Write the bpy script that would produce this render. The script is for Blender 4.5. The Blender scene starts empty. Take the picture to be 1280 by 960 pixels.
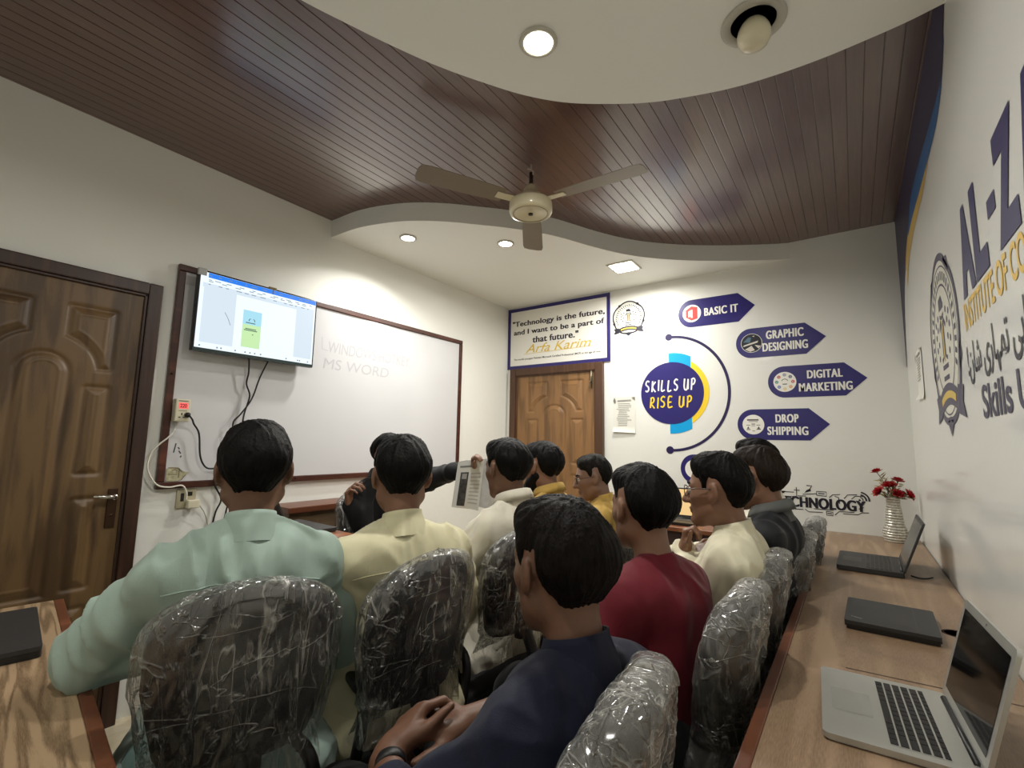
import bpy, bmesh, math, random
import numpy as np
from mathutils import Vector, Matrix
from math import sin, cos, pi, radians
random.seed(7); np.random.seed(7)
SC = bpy.context.scene
COL = SC.collection

# ---------------------------------------------------------------- camera, world, exposure
CAM = Vector((0.0, 0.0, 1.29))
cd = bpy.data.cameras.new('camera'); cam = bpy.data.objects.new('camera', cd); COL.objects.link(cam)
cd.sensor_width = 36.0; cd.lens = 16.65; cd.clip_start = 0.01; cd.clip_end = 50
cam.matrix_world = Matrix(((0.81317, 0.05561, 0.57936, CAM.x), (0.58172, -0.10966, -0.80596, CAM.y), (0.01871, 0.99241, -0.12152, CAM.z), (0, 0, 0, 1)))
SC.camera = cam
wd = bpy.data.worlds.new('world'); SC.world = wd; wd.use_nodes = True
wd.node_tree.nodes['Background'].inputs[0].default_value = (0.75, 0.8, 0.9, 1)
wd.node_tree.nodes['Background'].inputs[1].default_value = 0.03
SC.view_settings.view_transform = 'Standard'
SC.view_settings.look = 'None'
SC.view_settings.gamma = 1.0
SC.view_settings.use_curve_mapping = False
SC.view_settings.exposure = 0.0
LAMP_FRONT, LAMP_NEAR = 17.0, 13.5          # watts of the recessed downlights
LAMP_COL = (1.0, 0.978, 0.92)

# room box (metres)
XL, XR, YN, YB, ZW, ZS = -2.80, 0.30, -0.50, 3.82, 2.76, 2.64
# ---------------------------------------------------------------- helpers
def lin(r, g, b):
    f = lambda c: (c / 255 / 12.92) if c / 255 <= 0.04045 else ((c / 255 + 0.055) / 1.055) ** 2.4
    return (f(r), f(g), f(b), 1.0)

MATS = {}
def mat(name, rgb=(128, 128, 128), rough=0.6, metal=0.0, spec=0.5, emit=None, estr=1.0, noise=0.0, nscale=20, bump=0.0, bscale=80, sss=0.0, coat=0.0, stretch=(1, 1, 1)):
    if name in MATS: return MATS[name]
    m = bpy.data.materials.new(name); m.use_nodes = True; nt = m.node_tree
    b = nt.nodes['Principled BSDF']
    b.inputs['Base Color'].default_value = lin(*rgb)
    b.inputs['Roughness'].default_value = rough; b.inputs['Metallic'].default_value = metal
    b.inputs['Specular IOR Level'].default_value = spec
    if coat: b.inputs['Coat Weight'].default_value = coat; b.inputs['Coat Roughness'].default_value = 0.08
    if sss:
        b.inputs['Subsurface Weight'].default_value = sss; b.inputs['Subsurface Radius'].default_value = (0.012, 0.005, 0.003); b.inputs['Subsurface Scale'].default_value = 0.6
    if emit: b.inputs['Emission Color'].default_value = lin(*emit); b.inputs['Emission Strength'].default_value = estr
    if noise or bump:
        tc = nt.nodes.new('ShaderNodeTexCoord'); mp = nt.nodes.new('ShaderNodeMapping'); mp.inputs['Scale'].default_value = stretch
        nt.links.new(tc.outputs['Object'], mp.inputs['Vector'])
    if noise:
        n = nt.nodes.new('ShaderNodeTexNoise'); n.inputs['Scale'].default_value = nscale; n.inputs['Detail'].default_value = 5
        nt.links.new(mp.outputs['Vector'], n.inputs['Vector'])
        r = nt.nodes.new('ShaderNodeValToRGB'); c = np.array(lin(*rgb)[:3])
        r.color_ramp.elements[0].position = 0.3; r.color_ramp.elements[1].position = 0.7
        r.color_ramp.elements[0].color = (*(c * (1 - noise)), 1); r.color_ramp.elements[1].color = (*np.minimum(c * (1 + noise), 1), 1)
        nt.links.new(n.outputs['Fac'], r.inputs['Fac']); nt.links.new(r.outputs['Color'], b.inputs['Base Color'])
    if bump:
        n2 = nt.nodes.new('ShaderNodeTexNoise'); n2.inputs['Scale'].default_value = bscale; n2.inputs['Detail'].default_value = 4
        nt.links.new(mp.outputs['Vector'], n2.inputs['Vector'])
        bp = nt.nodes.new('ShaderNodeBump'); bp.inputs['Strength'].default_value = bump; bp.inputs['Distance'].default_value = 0.01
        nt.links.new(n2.outputs['Fac'], bp.inputs['Height']); nt.links.new(bp.outputs['Normal'], b.inputs['Normal'])
    MATS[name] = m
    return m

def wood(name, dark, light, grain=(1, 1, 1), scale=6.0, rough=0.4, dist=6.0, coat=0.0, fine=0.35, contrast=(0.3, 0.75), coord='Object'):
    """Cathedral-grain wood or laminate: distorted bands plus fine fibres; grain = per-axis stretch (small along the fibre)."""
    if name in MATS: return MATS[name]
    m = bpy.data.materials.new(name); m.use_nodes = True; nt = m.node_tree; N = nt.nodes.new; L = nt.links.new
    b = nt.nodes['Principled BSDF']; b.inputs['Roughness'].default_value = rough
    if coat: b.inputs['Coat Weight'].default_value = coat; b.inputs['Coat Roughness'].default_value = 0.15
    tc = N('ShaderNodeTexCoord'); mp = N('ShaderNodeMapping'); mp.inputs['Scale'].default_value = grain; L(tc.outputs[coord], mp.inputs['Vector'])
    n1 = N('ShaderNodeTexNoise'); n1.inputs['Scale'].default_value = scale * 0.45; n1.inputs['Detail'].default_value = 2.5; n1.inputs['Distortion'].default_value = 0.4; L(mp.outputs['Vector'], n1.inputs['Vector'])
    mul = N('ShaderNodeMath'); mul.operation = 'MULTIPLY'; mul.inputs[1].default_value = dist * 6.0; L(n1.outputs['Fac'], mul.inputs[0])
    sn = N('ShaderNodeMath'); sn.operation = 'SINE'; L(mul.outputs[0], sn.inputs[0])
    n2 = N('ShaderNodeTexNoise'); n2.inputs['Scale'].default_value = scale * 14; n2.inputs['Detail'].default_value = 4; L(mp.outputs['Vector'], n2.inputs['Vector'])
    ma = N('ShaderNodeMath'); ma.operation = 'MULTIPLY_ADD'; ma.inputs[1].default_value = 0.28; ma.inputs[2].default_value = 0.35; L(sn.outputs[0], ma.inputs[0])
    mb = N('ShaderNodeMath'); mb.operation = 'MULTIPLY_ADD'; mb.inputs[1].default_value = fine; L(n2.outputs['Fac'], mb.inputs[0]); L(ma.outputs[0], mb.inputs[2])
    r = N('ShaderNodeValToRGB'); r.color_ramp.elements[0].position = contrast[0]; r.color_ramp.elements[1].position = contrast[1]
    r.color_ramp.elements[0].color = lin(*dark); r.color_ramp.elements[1].color = lin(*light)
    L(mb.outputs[0], r.inputs['Fac']); L(r.outputs['Color'], b.inputs['Base Color'])
    MATS[name] = m
    return m

def tag(o, label=None, cat=None, group=None, kind=None):
    if label: o['label'] = label
    if cat: o['category'] = cat
    if group: o['group'] = group
    if kind: o['kind'] = kind
    return o

def empty(name, loc=(0, 0, 0), rz=0.0, label=None, cat=None, group=None):
    o = bpy.data.objects.new(name, None); COL.objects.link(o)
    o.location = loc; o.rotation_euler = (0, 0, rz); o.empty_display_size = 0.05
    return tag(o, label, cat, group)

class MB:
    """Collects shapes and links them as ONE mesh object; each shape may take its own material slot."""
    def __init__(s): s.v = []; s.f = []; s.mi = []; s.m = 0; s.sm = []
    def add(s, vs, fs, smooth=False):
        o = len(s.v); s.v.extend([tuple(map(float, p)) for p in vs])
        for f in fs: s.f.append(tuple(o + i for i in f)); s.mi.append(s.m); s.sm.append(smooth)
        return s
    def bm(s, b, smooth=False, M=None):
        b.verts.index_update()
        s.add([(M @ v.co if M else v.co) for v in b.verts], [[v.index for v in f.verts] for f in b.faces], smooth); b.free(); return s
    def box(s, lo, hi, bev=0.0, seg=2, M=None):
        b = bmesh.new(); bmesh.ops.create_cube(b, size=1)
        lo, hi = Vector(lo), Vector(hi); c = (lo + hi) / 2; d = hi - lo
        for v in b.verts: v.co = Vector((v.co.x * d.x, v.co.y * d.y, v.co.z * d.z)) + c
        if bev: bmesh.ops.bevel(b, geom=b.edges[:], offset=bev, segments=seg, affect='EDGES', profile=0.6)
        return s.bm(b, False, M)
    def tube(s, pts, r, n=10, cap=True):
        pts = [Vector(p) for p in pts]; rs = r if hasattr(r, '__len__') else [r] * len(pts)
        vs = []; fs = []; up = None
        for i, p in enumerate(pts):
            t = (pts[min(i + 1, len(pts) - 1)] - pts[max(i - 1, 0)]).normalized()
            if up is None: up = t.orthogonal().normalized()
            up = (up - t * up.dot(t)); up = up.normalized() if up.length > 1e-6 else t.orthogonal().normalized()
            w = t.cross(up)
            for k in range(n): a = 2 * pi * k / n; vs.append(p + (up * cos(a) + w * sin(a)) * rs[i])
        for i in range(len(pts) - 1):
            for k in range(n): fs.append((i * n + k, i * n + (k + 1) % n, (i + 1) * n + (k + 1) % n, (i + 1) * n + k))
        if cap: fs.append(tuple(range(n))[::-1]); fs.append(tuple((len(pts) - 1) * n + k for k in range(n)))
        return s.add(vs, fs, True)
    def lathe(s, prof, c=(0, 0, 0), n=32, M=None, fn=None):
        vs = []; fs = []; m = len(prof)
        for j, (r, z) in enumerate(prof):
            for k in range(n):
                a = 2 * pi * k / n; rr = r * (fn(a, j) if fn else 1); p = Vector((rr * cos(a), rr * sin(a), z))
                vs.append((M @ p if M else p) + Vector(c))
        for j in range(m - 1):
            for k in range(n): fs.append((j * n + k, j * n + (k + 1) % n, (j + 1) * n + (k + 1) % n, (j + 1) * n + k))
        ring = prof[0] == prof[-1]
        if prof[0][0] > 1e-5 and not ring: fs.append(tuple(range(n))[::-1])
        if prof[-1][0] > 1e-5 and not ring: fs.append(tuple((m - 1) * n + k for k in range(n)))
        return s.add(vs, fs, True)
    def prism(s, poly, z0, z1, M=None, smooth=False):
        n = len(poly); ps = [(x, y, z0) for x, y in poly] + [(x, y, z1) for x, y in poly]
        if M: ps = [M @ Vector(p) for p in ps]
        return s.add(ps, [tuple(range(n))[::-1], tuple(range(n, 2 * n))] + [(i, (i + 1) % n, n + (i + 1) % n, n + i) for i in range(n)], smooth)
    def flat(s, poly, z, M=None):
        ps = [Vector((x, y, z)) for x, y in poly]
        return s.add([M @ p if M else p for p in ps], [tuple(range(len(poly)))])
    def strip(s, pts, w, z, M=None, closed=False):
        """A flat ribbon of width w along 2-D points."""
        P = np.array(pts, float); n = len(P)
        nx = np.roll(P, -1, 0); pv = np.roll(P, 1, 0)
        if not closed: nx[-1] = P[-1]; pv[0] = P[0]
        t = nx - pv; t /= np.maximum(np.linalg.norm(t, axis=1, keepdims=True), 1e-9); nn = np.stack([-t[:, 1], t[:, 0]], 1) * w / 2
        vs = [Vector((x, y, z)) for x, y in P + nn] + [Vector((x, y, z)) for x, y in P - nn]
        if M: vs = [M @ v for v in vs]
        return s.add(vs, [(n + i, n + (i + 1) % n, (i + 1) % n, i) for i in range(n if closed else n - 1)])
    def text(s, body, x0, x1, z0, z1, z, M=None, bold=0.0, shear=0.0, keep=False, rot=0.0, space=1.0, fat=0.0):
        """Lettering fitted to the box x0..x1, z0..z1 (keep: same aspect, centred)."""
        c = bpy.data.curves.new('lettering', 'FONT'); c.body = body; c.offset = bold; c.shear = shear; c.space_character = space; c.align_x = 'CENTER'
        o = bpy.data.objects.new('lettering', c); COL.objects.link(o)
        me = bpy.data.meshes.new_from_object(o.evaluated_get(bpy.context.evaluated_depsgraph_get()))
        V = np.array([v.co[:2] for v in me.vertices]); F = [tuple(p.vertices) for p in me.polygons]
        bpy.data.objects.remove(o); bpy.data.curves.remove(c); bpy.data.meshes.remove(me)
        lo, hi = V.min(0), V.max(0); sc = np.array([(x1 - x0) / (hi[0] - lo[0]), (z1 - z0) / (hi[1] - lo[1])])
        if keep: sc[:] = sc.min()
        V = (V - (lo + hi) / 2) * sc
        if rot: V = V @ np.array([[cos(rot), sin(rot)], [-sin(rot), cos(rot)]])
        V += np.array([(x0 + x1) / 2, (z0 + z1) / 2])
        for k, dx in enumerate((-fat, 0, fat) if fat else (0,)):      # heavier strokes: the same letters struck again beside themselves
            vs = [Vector((x + dx, y, z + k * 1.5e-4)) for x, y in V]; s.add([M @ v for v in vs] if M else vs, F)
        return s
    def build(s, name, mats, parent=None, smooth=None):
        me = bpy.data.meshes.new(name); me.from_pydata(s.v, [], s.f)
        for m in (mats if isinstance(mats, (list, tuple)) else [mats]): me.materials.append(m)
        me.polygons.foreach_set('material_index', s.mi)
        me.polygons.foreach_set('use_smooth', s.sm if smooth is None else [smooth] * len(s.f))
        me.update()
        o = bpy.data.objects.new(name, me); COL.objects.link(o)
        if parent: o.parent = parent
        return o

def npmesh(name, V, F, m, parent=None, smooth=True):
    me = bpy.data.meshes.new(name); V = np.asarray(V, np.float32); F = np.asarray(F, np.int32)
    me.vertices.add(len(V)); me.vertices.foreach_set('co', V.ravel())
    k = F.shape[1]; me.loops.add(F.size); me.loops.foreach_set('vertex_index', F.ravel())
    me.polygons.add(len(F)); me.polygons.foreach_set('loop_start', np.arange(len(F), dtype=np.int32) * k)
    me.polygons.foreach_set('loop_total', np.full(len(F), k, np.int32)); me.polygons.foreach_set('use_smooth', np.full(len(F), smooth))
    me.update(calc_edges=True); me.validate()
    me.materials.append(m)
    o = bpy.data.objects.new(name, me); COL.objects.link(o)
    if parent: o.parent = parent
    return o

def gridF(nu, nv, wrap=False):
    i = np.arange(nv - 1)[:, None] * nu; j = np.arange(nu if wrap else nu - 1)[None, :]; j2 = (j + 1) % nu
    return np.stack([i + j, i + j2, i + nu + j2, i + nu + j], -1).reshape(-1, 4)

def arc(cx, cy, r, a0, a1, n=32, ry=None):
    return [(cx + r * cos(radians(a0 + (a1 - a0) * i / n)), cy + (ry or r) * sin(radians(a0 + (a1 - a0) * i / n))) for i in range(n + 1)]

def curve(pts, n=8):
    """Catmull-Rom through points of any dimension."""
    P = np.array(pts, float); Q = np.vstack([2 * P[0] - P[1], P, 2 * P[-1] - P[-2]]); out = []
    for i in range(1, len(Q) - 2):
        for t in np.arange(n) / n:
            a, b, c, d = Q[i - 1], Q[i], Q[i + 1], Q[i + 2]
            out.append(0.5 * (2 * b + (c - a) * t + (2 * a - 5 * b + 4 * c - d) * t * t + (3 * b - a - 3 * c + d) * t ** 3))
    out.append(P[-1]); return [tuple(p) for p in out]

def hash3(i, j, k, seed=0):
    n = (i * 374761393 + j * 668265263 + k * 2147483647 + seed * 1274126177) & 0xffffffff
    n = ((n ^ (n >> 13)) * 1274126177) & 0xffffffff
    return ((n ^ (n >> 16)) & 0xffff) / 65535.0
def vnoise(P, seed=0):
    """Value noise in -1..1 for an (N,3) array."""
    I = np.floor(P).astype(np.int64); f = (P - I).astype(np.float32); f = f * f * (3 - 2 * f); r = 0
    for dx in (0, 1):
        for dy in (0, 1):
            for dz in (0, 1):
                w = (f[:, 0] if dx else 1 - f[:, 0]) * (f[:, 1] if dy else 1 - f[:, 1]) * (f[:, 2] if dz else 1 - f[:, 2])
                r = r + w * hash3(I[:, 0] + dx, I[:, 1] + dy, I[:, 2] + dz, seed)
    return r * 2 - 1

# frames that put a flat drawing (u to the right, v up, w towards the room) on a wall
BACK = Matrix(((1, 0, 0, 0), (0, 0, -1, YB), (0, 1, 0, 0), (0, 0, 0, 1)))            # u = x, v = z
LEFT = Matrix(((0, 0, 1, XL), (1, 0, 0, 0), (0, 1, 0, 0), (0, 0, 0, 1)))             # u = y, v = z
RIGHT = Matrix(((0, 0, -1, XR), (-1, 0, 0, 0), (0, 1, 0, 0), (0, 0, 0, 1)))          # u = -y, v = z
# ---------------------------------------------------------------- room shell
def wall_paint():
    m = mat('wall_paint', (228, 228, 222), rough=0.38, spec=0.4, bump=0.16, bscale=14, coat=.55)
    return m
M_WALL = wall_paint(); M_WALL2 = mat('wall_paint_matt', (234, 234, 227), rough=0.5, spec=0.35, bump=0.16, bscale=14)
M_CEIL = mat('ceiling_paint', (238, 238, 232), rough=0.6)
# floor: pale beige marble tiles
def floor_mat():
    m = bpy.data.materials.new('marble_tiles'); m.use_nodes = True; nt = m.node_tree; N = nt.nodes.new; L = nt.links.new
    b = nt.nodes['Principled BSDF']; b.inputs['Roughness'].default_value = 0.22
    tc = N('ShaderNodeTexCoord'); br = N('ShaderNodeTexBrick'); br.offset = 0.0; br.inputs['Scale'].default_value = 1.0
    br.inputs['Brick Width'].default_value = 0.6; br.inputs['Row Height'].default_value = 0.6; br.inputs['Mortar Size'].default_value = 0.003
    L(tc.outputs['Object'], br.inputs['Vector'])
    n = N('ShaderNodeTexNoise'); n.inputs['Scale'].default_value = 5; n.inputs['Detail'].default_value = 8; n.inputs['Distortion'].default_value = 1.6; L(tc.outputs['Object'], n.inputs['Vector'])
    r = N('ShaderNodeValToRGB'); r.color_ramp.elements[0].position = 0.35; r.color_ramp.elements[1].position = 0.62
    r.color_ramp.elements[0].color = lin(190, 176, 148); r.color_ramp.elements[1].color = lin(212, 200, 174); L(n.outputs['Fac'], r.inputs['Fac'])
    L(r.outputs['Color'], br.inputs['Color1']); L(r.outputs['Color'], br.inputs['Color2']); br.inputs['Mortar'].default_value = lin(120, 108, 90)
    L(br.outputs['Color'], b.inputs['Base Color'])
    return m
tag(MB().box((XL - .1, YN - .1, -.1), (XR + .1, YB + .1, 0)).build('floor', floor_mat()), kind='structure')
H = ZW + .12
tag(MB().box((XL - .1, YN - .1, 0), (XL, YB + .1, H)).build('wall_left', M_WALL2), kind='structure')
tag(MB().box((XR, YN - .1, 0), (XR + .1, YB + .1, H)).build('wall_right', M_WALL), kind='structure')
tag(MB().box((XL, YB, 0), (XR, YB + .1, H)).build('wall_back', M_WALL), kind='structure')
tag(MB().box((XL, YN - .1, 0), (XR, YN, H)).build('wall_near', M_WALL2), kind='structure')
# plank ceiling: boards 58 mm wide running front to back, with a V-groove between them
def plank_mat():
    m = bpy.data.materials.new('dark_plank'); m.use_nodes = True; nt = m.node_tree; N = nt.nodes.new; L = nt.links.new
    b = nt.nodes['Principled BSDF']; b.inputs['Roughness'].default_value = 0.30; b.inputs['Specular IOR Level'].default_value = 0.6; b.inputs['Coat Weight'].default_value = 1.0; b.inputs['Coat Roughness'].default_value = 0.18
    tc = N('ShaderNodeTexCoord'); sp = N('ShaderNodeSeparateXYZ'); L(tc.outputs['Object'], sp.inputs[0])
    dv = N('ShaderNodeMath'); dv.operation = 'DIVIDE'; dv.inputs[1].default_value = 0.058; L(sp.outputs['X'], dv.inputs[0])
    fl = N('ShaderNodeMath'); fl.operation = 'FLOOR'; L(dv.outputs[0], fl.inputs[0])
    wn = N('ShaderNodeTexWhiteNoise'); wn.noise_dimensions = '1D'; L(fl.outputs[0], wn.inputs['W'])
    mp = N('ShaderNodeMapping'); mp.inputs['Scale'].default_value = (60, 3, 1); L(tc.outputs['Object'], mp.inputs['Vector'])
    n = N('ShaderNodeTexNoise'); n.inputs['Scale'].default_value = 1.5; n.inputs['Detail'].default_value = 6; L(mp.outputs['Vector'], n.inputs['Vector'])
    ad = N('ShaderNodeMath'); ad.operation = 'MULTIPLY_ADD'; ad.inputs[1].default_value = 0.2; L(wn.outputs['Value'], ad.inputs[0]); L(n.outputs['Fac'], ad.inputs[2])
    r = N('ShaderNodeValToRGB'); r.color_ramp.elements[0].position = 0.3; r.color_ramp.elements[1].position = .95
    r.color_ramp.elements[0].color = lin(80, 52, 45); r.color_ramp.elements[1].color = lin(106, 72, 62); L(ad.outputs[0], r.inputs['Fac']); L(r.outputs['Color'], b.inputs['Base Color'])
    return m
prof = []; x = XL - .05; k0 = math.floor(x / .058)
for k in range(k0, int((XR + .05) / .058) + 1):
    a = k * .058; prof += [(a, ZW + .003), (a + .0007, ZW + .003), (a + .0018, ZW + .0004), (a + .003, ZW), (a + .0552, ZW), (a + .0565, ZW + .0004), (a + .0574, ZW + .003)]
vs = [(a, YN - .05, z) for a, z in prof] + [(a, YB + .05, z) for a, z in prof] + [(prof[0][0], YN - .05, H), (prof[-1][0], YN - .05, H), (prof[0][0], YB + .05, H), (prof[-1][0], YB + .05, H)]
n = len(prof); fs = [(i, i + 1, n + i + 1, n + i) for i in range(n - 1)] + [(2 * n, 2 * n + 2, 2 * n + 3, 2 * n + 1)]
mb = MB(); mb.add(vs, fs); tag(mb.build('ceiling', plank_mat()), kind='structure')
# dropped plaster panels with S-curved edges
fcurve = curve([(XL, 1.76), (-2.50, 1.775), (-2.22, 1.86), (-2.01, 1.996), (-1.832, 2.172), (-1.70, 2.315), (-1.53, 2.55), (-1.37, 2.90), (-1.21, 3.17), (-.98, 3.41), (-.72, 3.60), (-.43, 3.765), (-.30, YB)], 8)
mb = MB(); poly = fcurve + [(XL, YB)]; mb.prism(poly, ZS, H); tag(mb.build('ceiling_panel_front', M_CEIL), kind='structure')
ncurve = curve([(XR, 1.80), (.21, 1.82), (.10, 1.832), (-.02, 1.839), (-.15, 1.834), (-.289, 1.815), (-.433, 1.773), (-.582, 1.714), (-.726, 1.627), (-.862, 1.524), (-.975, 1.398), (-1.07, 1.25), (-1.151, 1.105), (-1.215, .96), (-1.268, .82), (-1.325, .65), (-1.37, .42), (-1.40, .15), (-1.41, YN)], 8)
mb = MB(); poly = ncurve + [(XR, YN)]; mb.prism(poly, ZS, H); tag(mb.build('ceiling_panel_near', M_CEIL), kind='structure')

# ---------------------------------------------------------------- panelled doors
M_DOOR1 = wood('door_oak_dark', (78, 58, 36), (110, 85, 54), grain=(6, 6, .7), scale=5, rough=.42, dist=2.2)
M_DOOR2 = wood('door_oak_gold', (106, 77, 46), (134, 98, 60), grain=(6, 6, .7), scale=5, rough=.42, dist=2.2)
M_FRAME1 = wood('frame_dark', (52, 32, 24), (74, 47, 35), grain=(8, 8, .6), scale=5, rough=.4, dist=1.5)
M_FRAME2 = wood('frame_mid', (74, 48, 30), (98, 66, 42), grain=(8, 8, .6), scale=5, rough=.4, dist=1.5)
M_CHROME = mat('chrome', (210, 208, 200), rough=.18, metal=1)
M_BRASSY = mat('satin_steel', (150, 140, 122), rough=.35, metal=1)
def rect_sd(u, v, a0, a1, b0, b1, r=.006):
    qx = np.abs(u - (a0 + a1) / 2) - (a1 - a0) / 2 + r; qy = np.abs(v - (b0 + b1) / 2) - (b1 - b0) / 2 + r
    return np.hypot(np.maximum(qx, 0), np.maximum(qy, 0)) + np.minimum(np.maximum(qx, qy), 0) - r
def door_panels(u, v, s):
    """Signed distance to the nearest embossed panel; u from the middle of the leaf scaled so that the half width is .33."""
    a = np.abs(u)
    ds = []
    top = np.maximum(rect_sd(a, v, .063, .228, 1.585, 1.855), .185 - np.hypot(u, v - 1.55))          # square with a scooped corner
    ds.append(top)
    ds.append(rect_sd(a, v, .145, .228, 1.115, 1.50)); ds.append(rect_sd(a, v, .150, .232, .625, 1.005))
    arch = np.where(v > 1.55, np.hypot(u, v - 1.55) - .085, np.maximum(np.abs(u) - .085, .62 - v)); ds.append(arch)
    ds.append(rect_sd(a, v, .05, .232, .14, .54))
    return np.minimum.reduce(ds)
def door_leaf(w, z0, z1, M, m, parent):
    nu, nv = int(w / .0045), int((z1 - z0) / .0055)
    u = np.linspace(-w / 2, w / 2, nu); v = np.linspace(z0, z1, nv); U, V = np.meshgrid(u, v); s = .66 / w
    d = door_panels(U * s, V, s)
    h = -.007 * np.exp(-(d / .010) ** 2) + .005 * np.clip((-d - .012) / .02, 0, 1) + .003 * np.clip(1 - np.abs(d + .034) / .006, 0, 1)
    P = np.stack([U, V, h], -1).reshape(-1, 3); R = np.array(M.to_3x3()); T = np.array(M.translation)
    return npmesh('door_leaf', P @ R.T + T, gridF(nu, nv), m, parent)
def door(name, M, u0, u1, ztop, fw, m_leaf, m_frame):
    e = bpy.data.objects.new(name, None); COL.objects.link(e); e['kind'] = 'structure'
    mb = MB()
    for a, b, z0, z1 in ((u0, u0 + fw, 0, ztop), (u1 - fw, u1, 0, ztop), (u0 + fw, u1 - fw, ztop - fw, ztop)): mb.box((a, z0, 0), (b, z1, .045), .006, 2, M)
    # stop bead inside the frame
    for a, b, z0, z1 in ((u0 + fw - .001, u0 + fw + .012, 0, ztop - fw), (u1 - fw - .012, u1 - fw + .001, 0, ztop - fw), (u0 + fw, u1 - fw, ztop - fw - .012, ztop - fw + .001)): mb.box((a, z0, 0), (b, z1, .034), .003, 1, M)
    mb.build('door_frame', m_frame, e)
    c = (u0 + u1) / 2; w = u1 - u0 - 2 * fw - .012
    door_leaf(w, .008, ztop - fw - .008, M @ Matrix.Translation((c, 0, .022)), m_leaf, e)
    return e, c, w
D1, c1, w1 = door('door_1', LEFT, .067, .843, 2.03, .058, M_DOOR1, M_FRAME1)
# lever handle on a long backplate
mb = MB(); mb.box((.722, .87, .024), (.758, 1.045, .031), .003, 2, LEFT); mb.m = 1
mb.lathe([(.013, 0), (.013, .03), (.010, .034)], M=LEFT @ Matrix.Translation((.740, 1.008, .030)), n=16)
mb.tube([LEFT @ Vector(p) for p in ((.742, 1.008, .058), (.72, 1.010, .064), (.69, 1.013, .064), (.664, 1.016, .060))], [.010, .010, .009, .007], 10)
mb.m = 0; mb.lathe([(.006, 0), (.006, .004)], M=LEFT @ Matrix.Translation((.740, .925, .031)), n=12)
tag(mb.build('door_handle', [mat('bronze_plate', (70, 50, 38), rough=.35, metal=.7), M_CHROME], D1), 'chrome lever door handle')
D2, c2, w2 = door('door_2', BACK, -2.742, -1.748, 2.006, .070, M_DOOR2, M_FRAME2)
mb = MB(); mb.box((-1.868, 1.79, .024), (-1.848, 1.925, .030), .002, 1, BACK); mb.tube([BACK @ Vector((-1.858, z, .037)) for z in (1.775, 1.95)], .006, 8)
mb.tube([BACK @ Vector(p) for p in ((-1.858, 1.83, .037), (-1.858, 1.83, .06))], .005, 8); mb.build('door_bolt', M_BRASSY, D2)
# ---------------------------------------------------------------- downlights and lamps
M_LAMP = mat('lamp_lens', (255, 250, 235), emit=(255, 246, 224), estr=22)
M_WHITEP = mat('white_plastic', (226, 222, 208), rough=.4)
M_RING = mat('lamp_ring', (190, 186, 174), rough=.4)
def downlight(x, y, r, watts, label, square=False, spread=172):
    e = empty('ceiling_downlight', (x, y, ZS), 0, label, 'ceiling light', 'recessed ceiling lights')
    mb = MB()
    if square: mb.prism([(-r * 1.2, -r * 1.2), (r * 1.2, -r * 1.2), (r * 1.2, r * 1.2), (-r * 1.2, r * 1.2)], -.008, -.0005)
    else: mb.lathe([(r, -.0005), (r * 1.28, -.0005), (r * 1.30, -.004), (r * 1.22, -.008), (r, -.009), (r * .98, -.004), (r, -.0005)])
    mb.build('trim_ring', M_RING, e)
    mb = MB()
    if square: mb.prism([(-r, -r), (r, -r), (r, r), (-r, r)], -.011, -.0085)
    else: mb.lathe([(0, -.006), (r * .6, -.0062), (r * .97, -.004)])
    mb.build('lens', M_LAMP, e)
    ld = bpy.data.lights.new('downlight_bulb', 'AREA'); ld.shape = 'DISK'; ld.size = r * 2; ld.energy = watts; ld.color = LAMP_COL; ld.spread = radians(spread)
    lo = bpy.data.objects.new('downlight_bulb', ld); COL.objects.link(lo); lo.location = (0, 0, -.014); lo.parent = e
downlight(-2.357, 2.051, .045, LAMP_FRONT * .62, 'glowing round ceiling light above the whiteboard, in the low panel over the presenter', spread=140)
downlight(-1.861, 2.482, .045, LAMP_FRONT, 'glowing round ceiling light just beyond the ceiling fan hub')
downlight(-1.353, 3.322, .085, LAMP_FRONT * 1.25, 'glowing square ceiling light nearest the quote board', True)
downlight(-.794, 1.22, .05, LAMP_NEAR, 'glowing round ceiling light in the near ceiling panel')
downlight(-.95, .02, .05, LAMP_NEAR * .55, 'added unseen round fill light in the near ceiling panel, close to the wall facing the arrow signs')  # extra downlight out of view, added as fill to brighten the left wall
# unlit globe bulb hanging from a ring
e = empty('unlit_bulb', (-.186, 1.545, ZS), 0, 'unlit white globe bulb hanging from an open round ceiling fitting', 'light bulb')
MB().lathe([(.066, -.0005), (.094, -.0005), (.096, -.005), (.088, -.009), (.068, -.008), (.066, -.0005)]).build('fitting_ring', M_RING, e)
MB().lathe([(0, -.002), (.067, -.002)]).build('recess', mat('dark_hole', (14, 12, 9), rough=.9), e)
mb = MB(); mb.lathe([(.030, -.003), (.038, -.014), (.046, -.030), (.050, -.048), (.048, -.064), (.041, -.078), (.028, -.088), (.012, -.092), (0, -.0925)]); mb.build('globe', mat('bulb_glass', (222, 214, 186), rough=.25, coat=.5), e)

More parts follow.
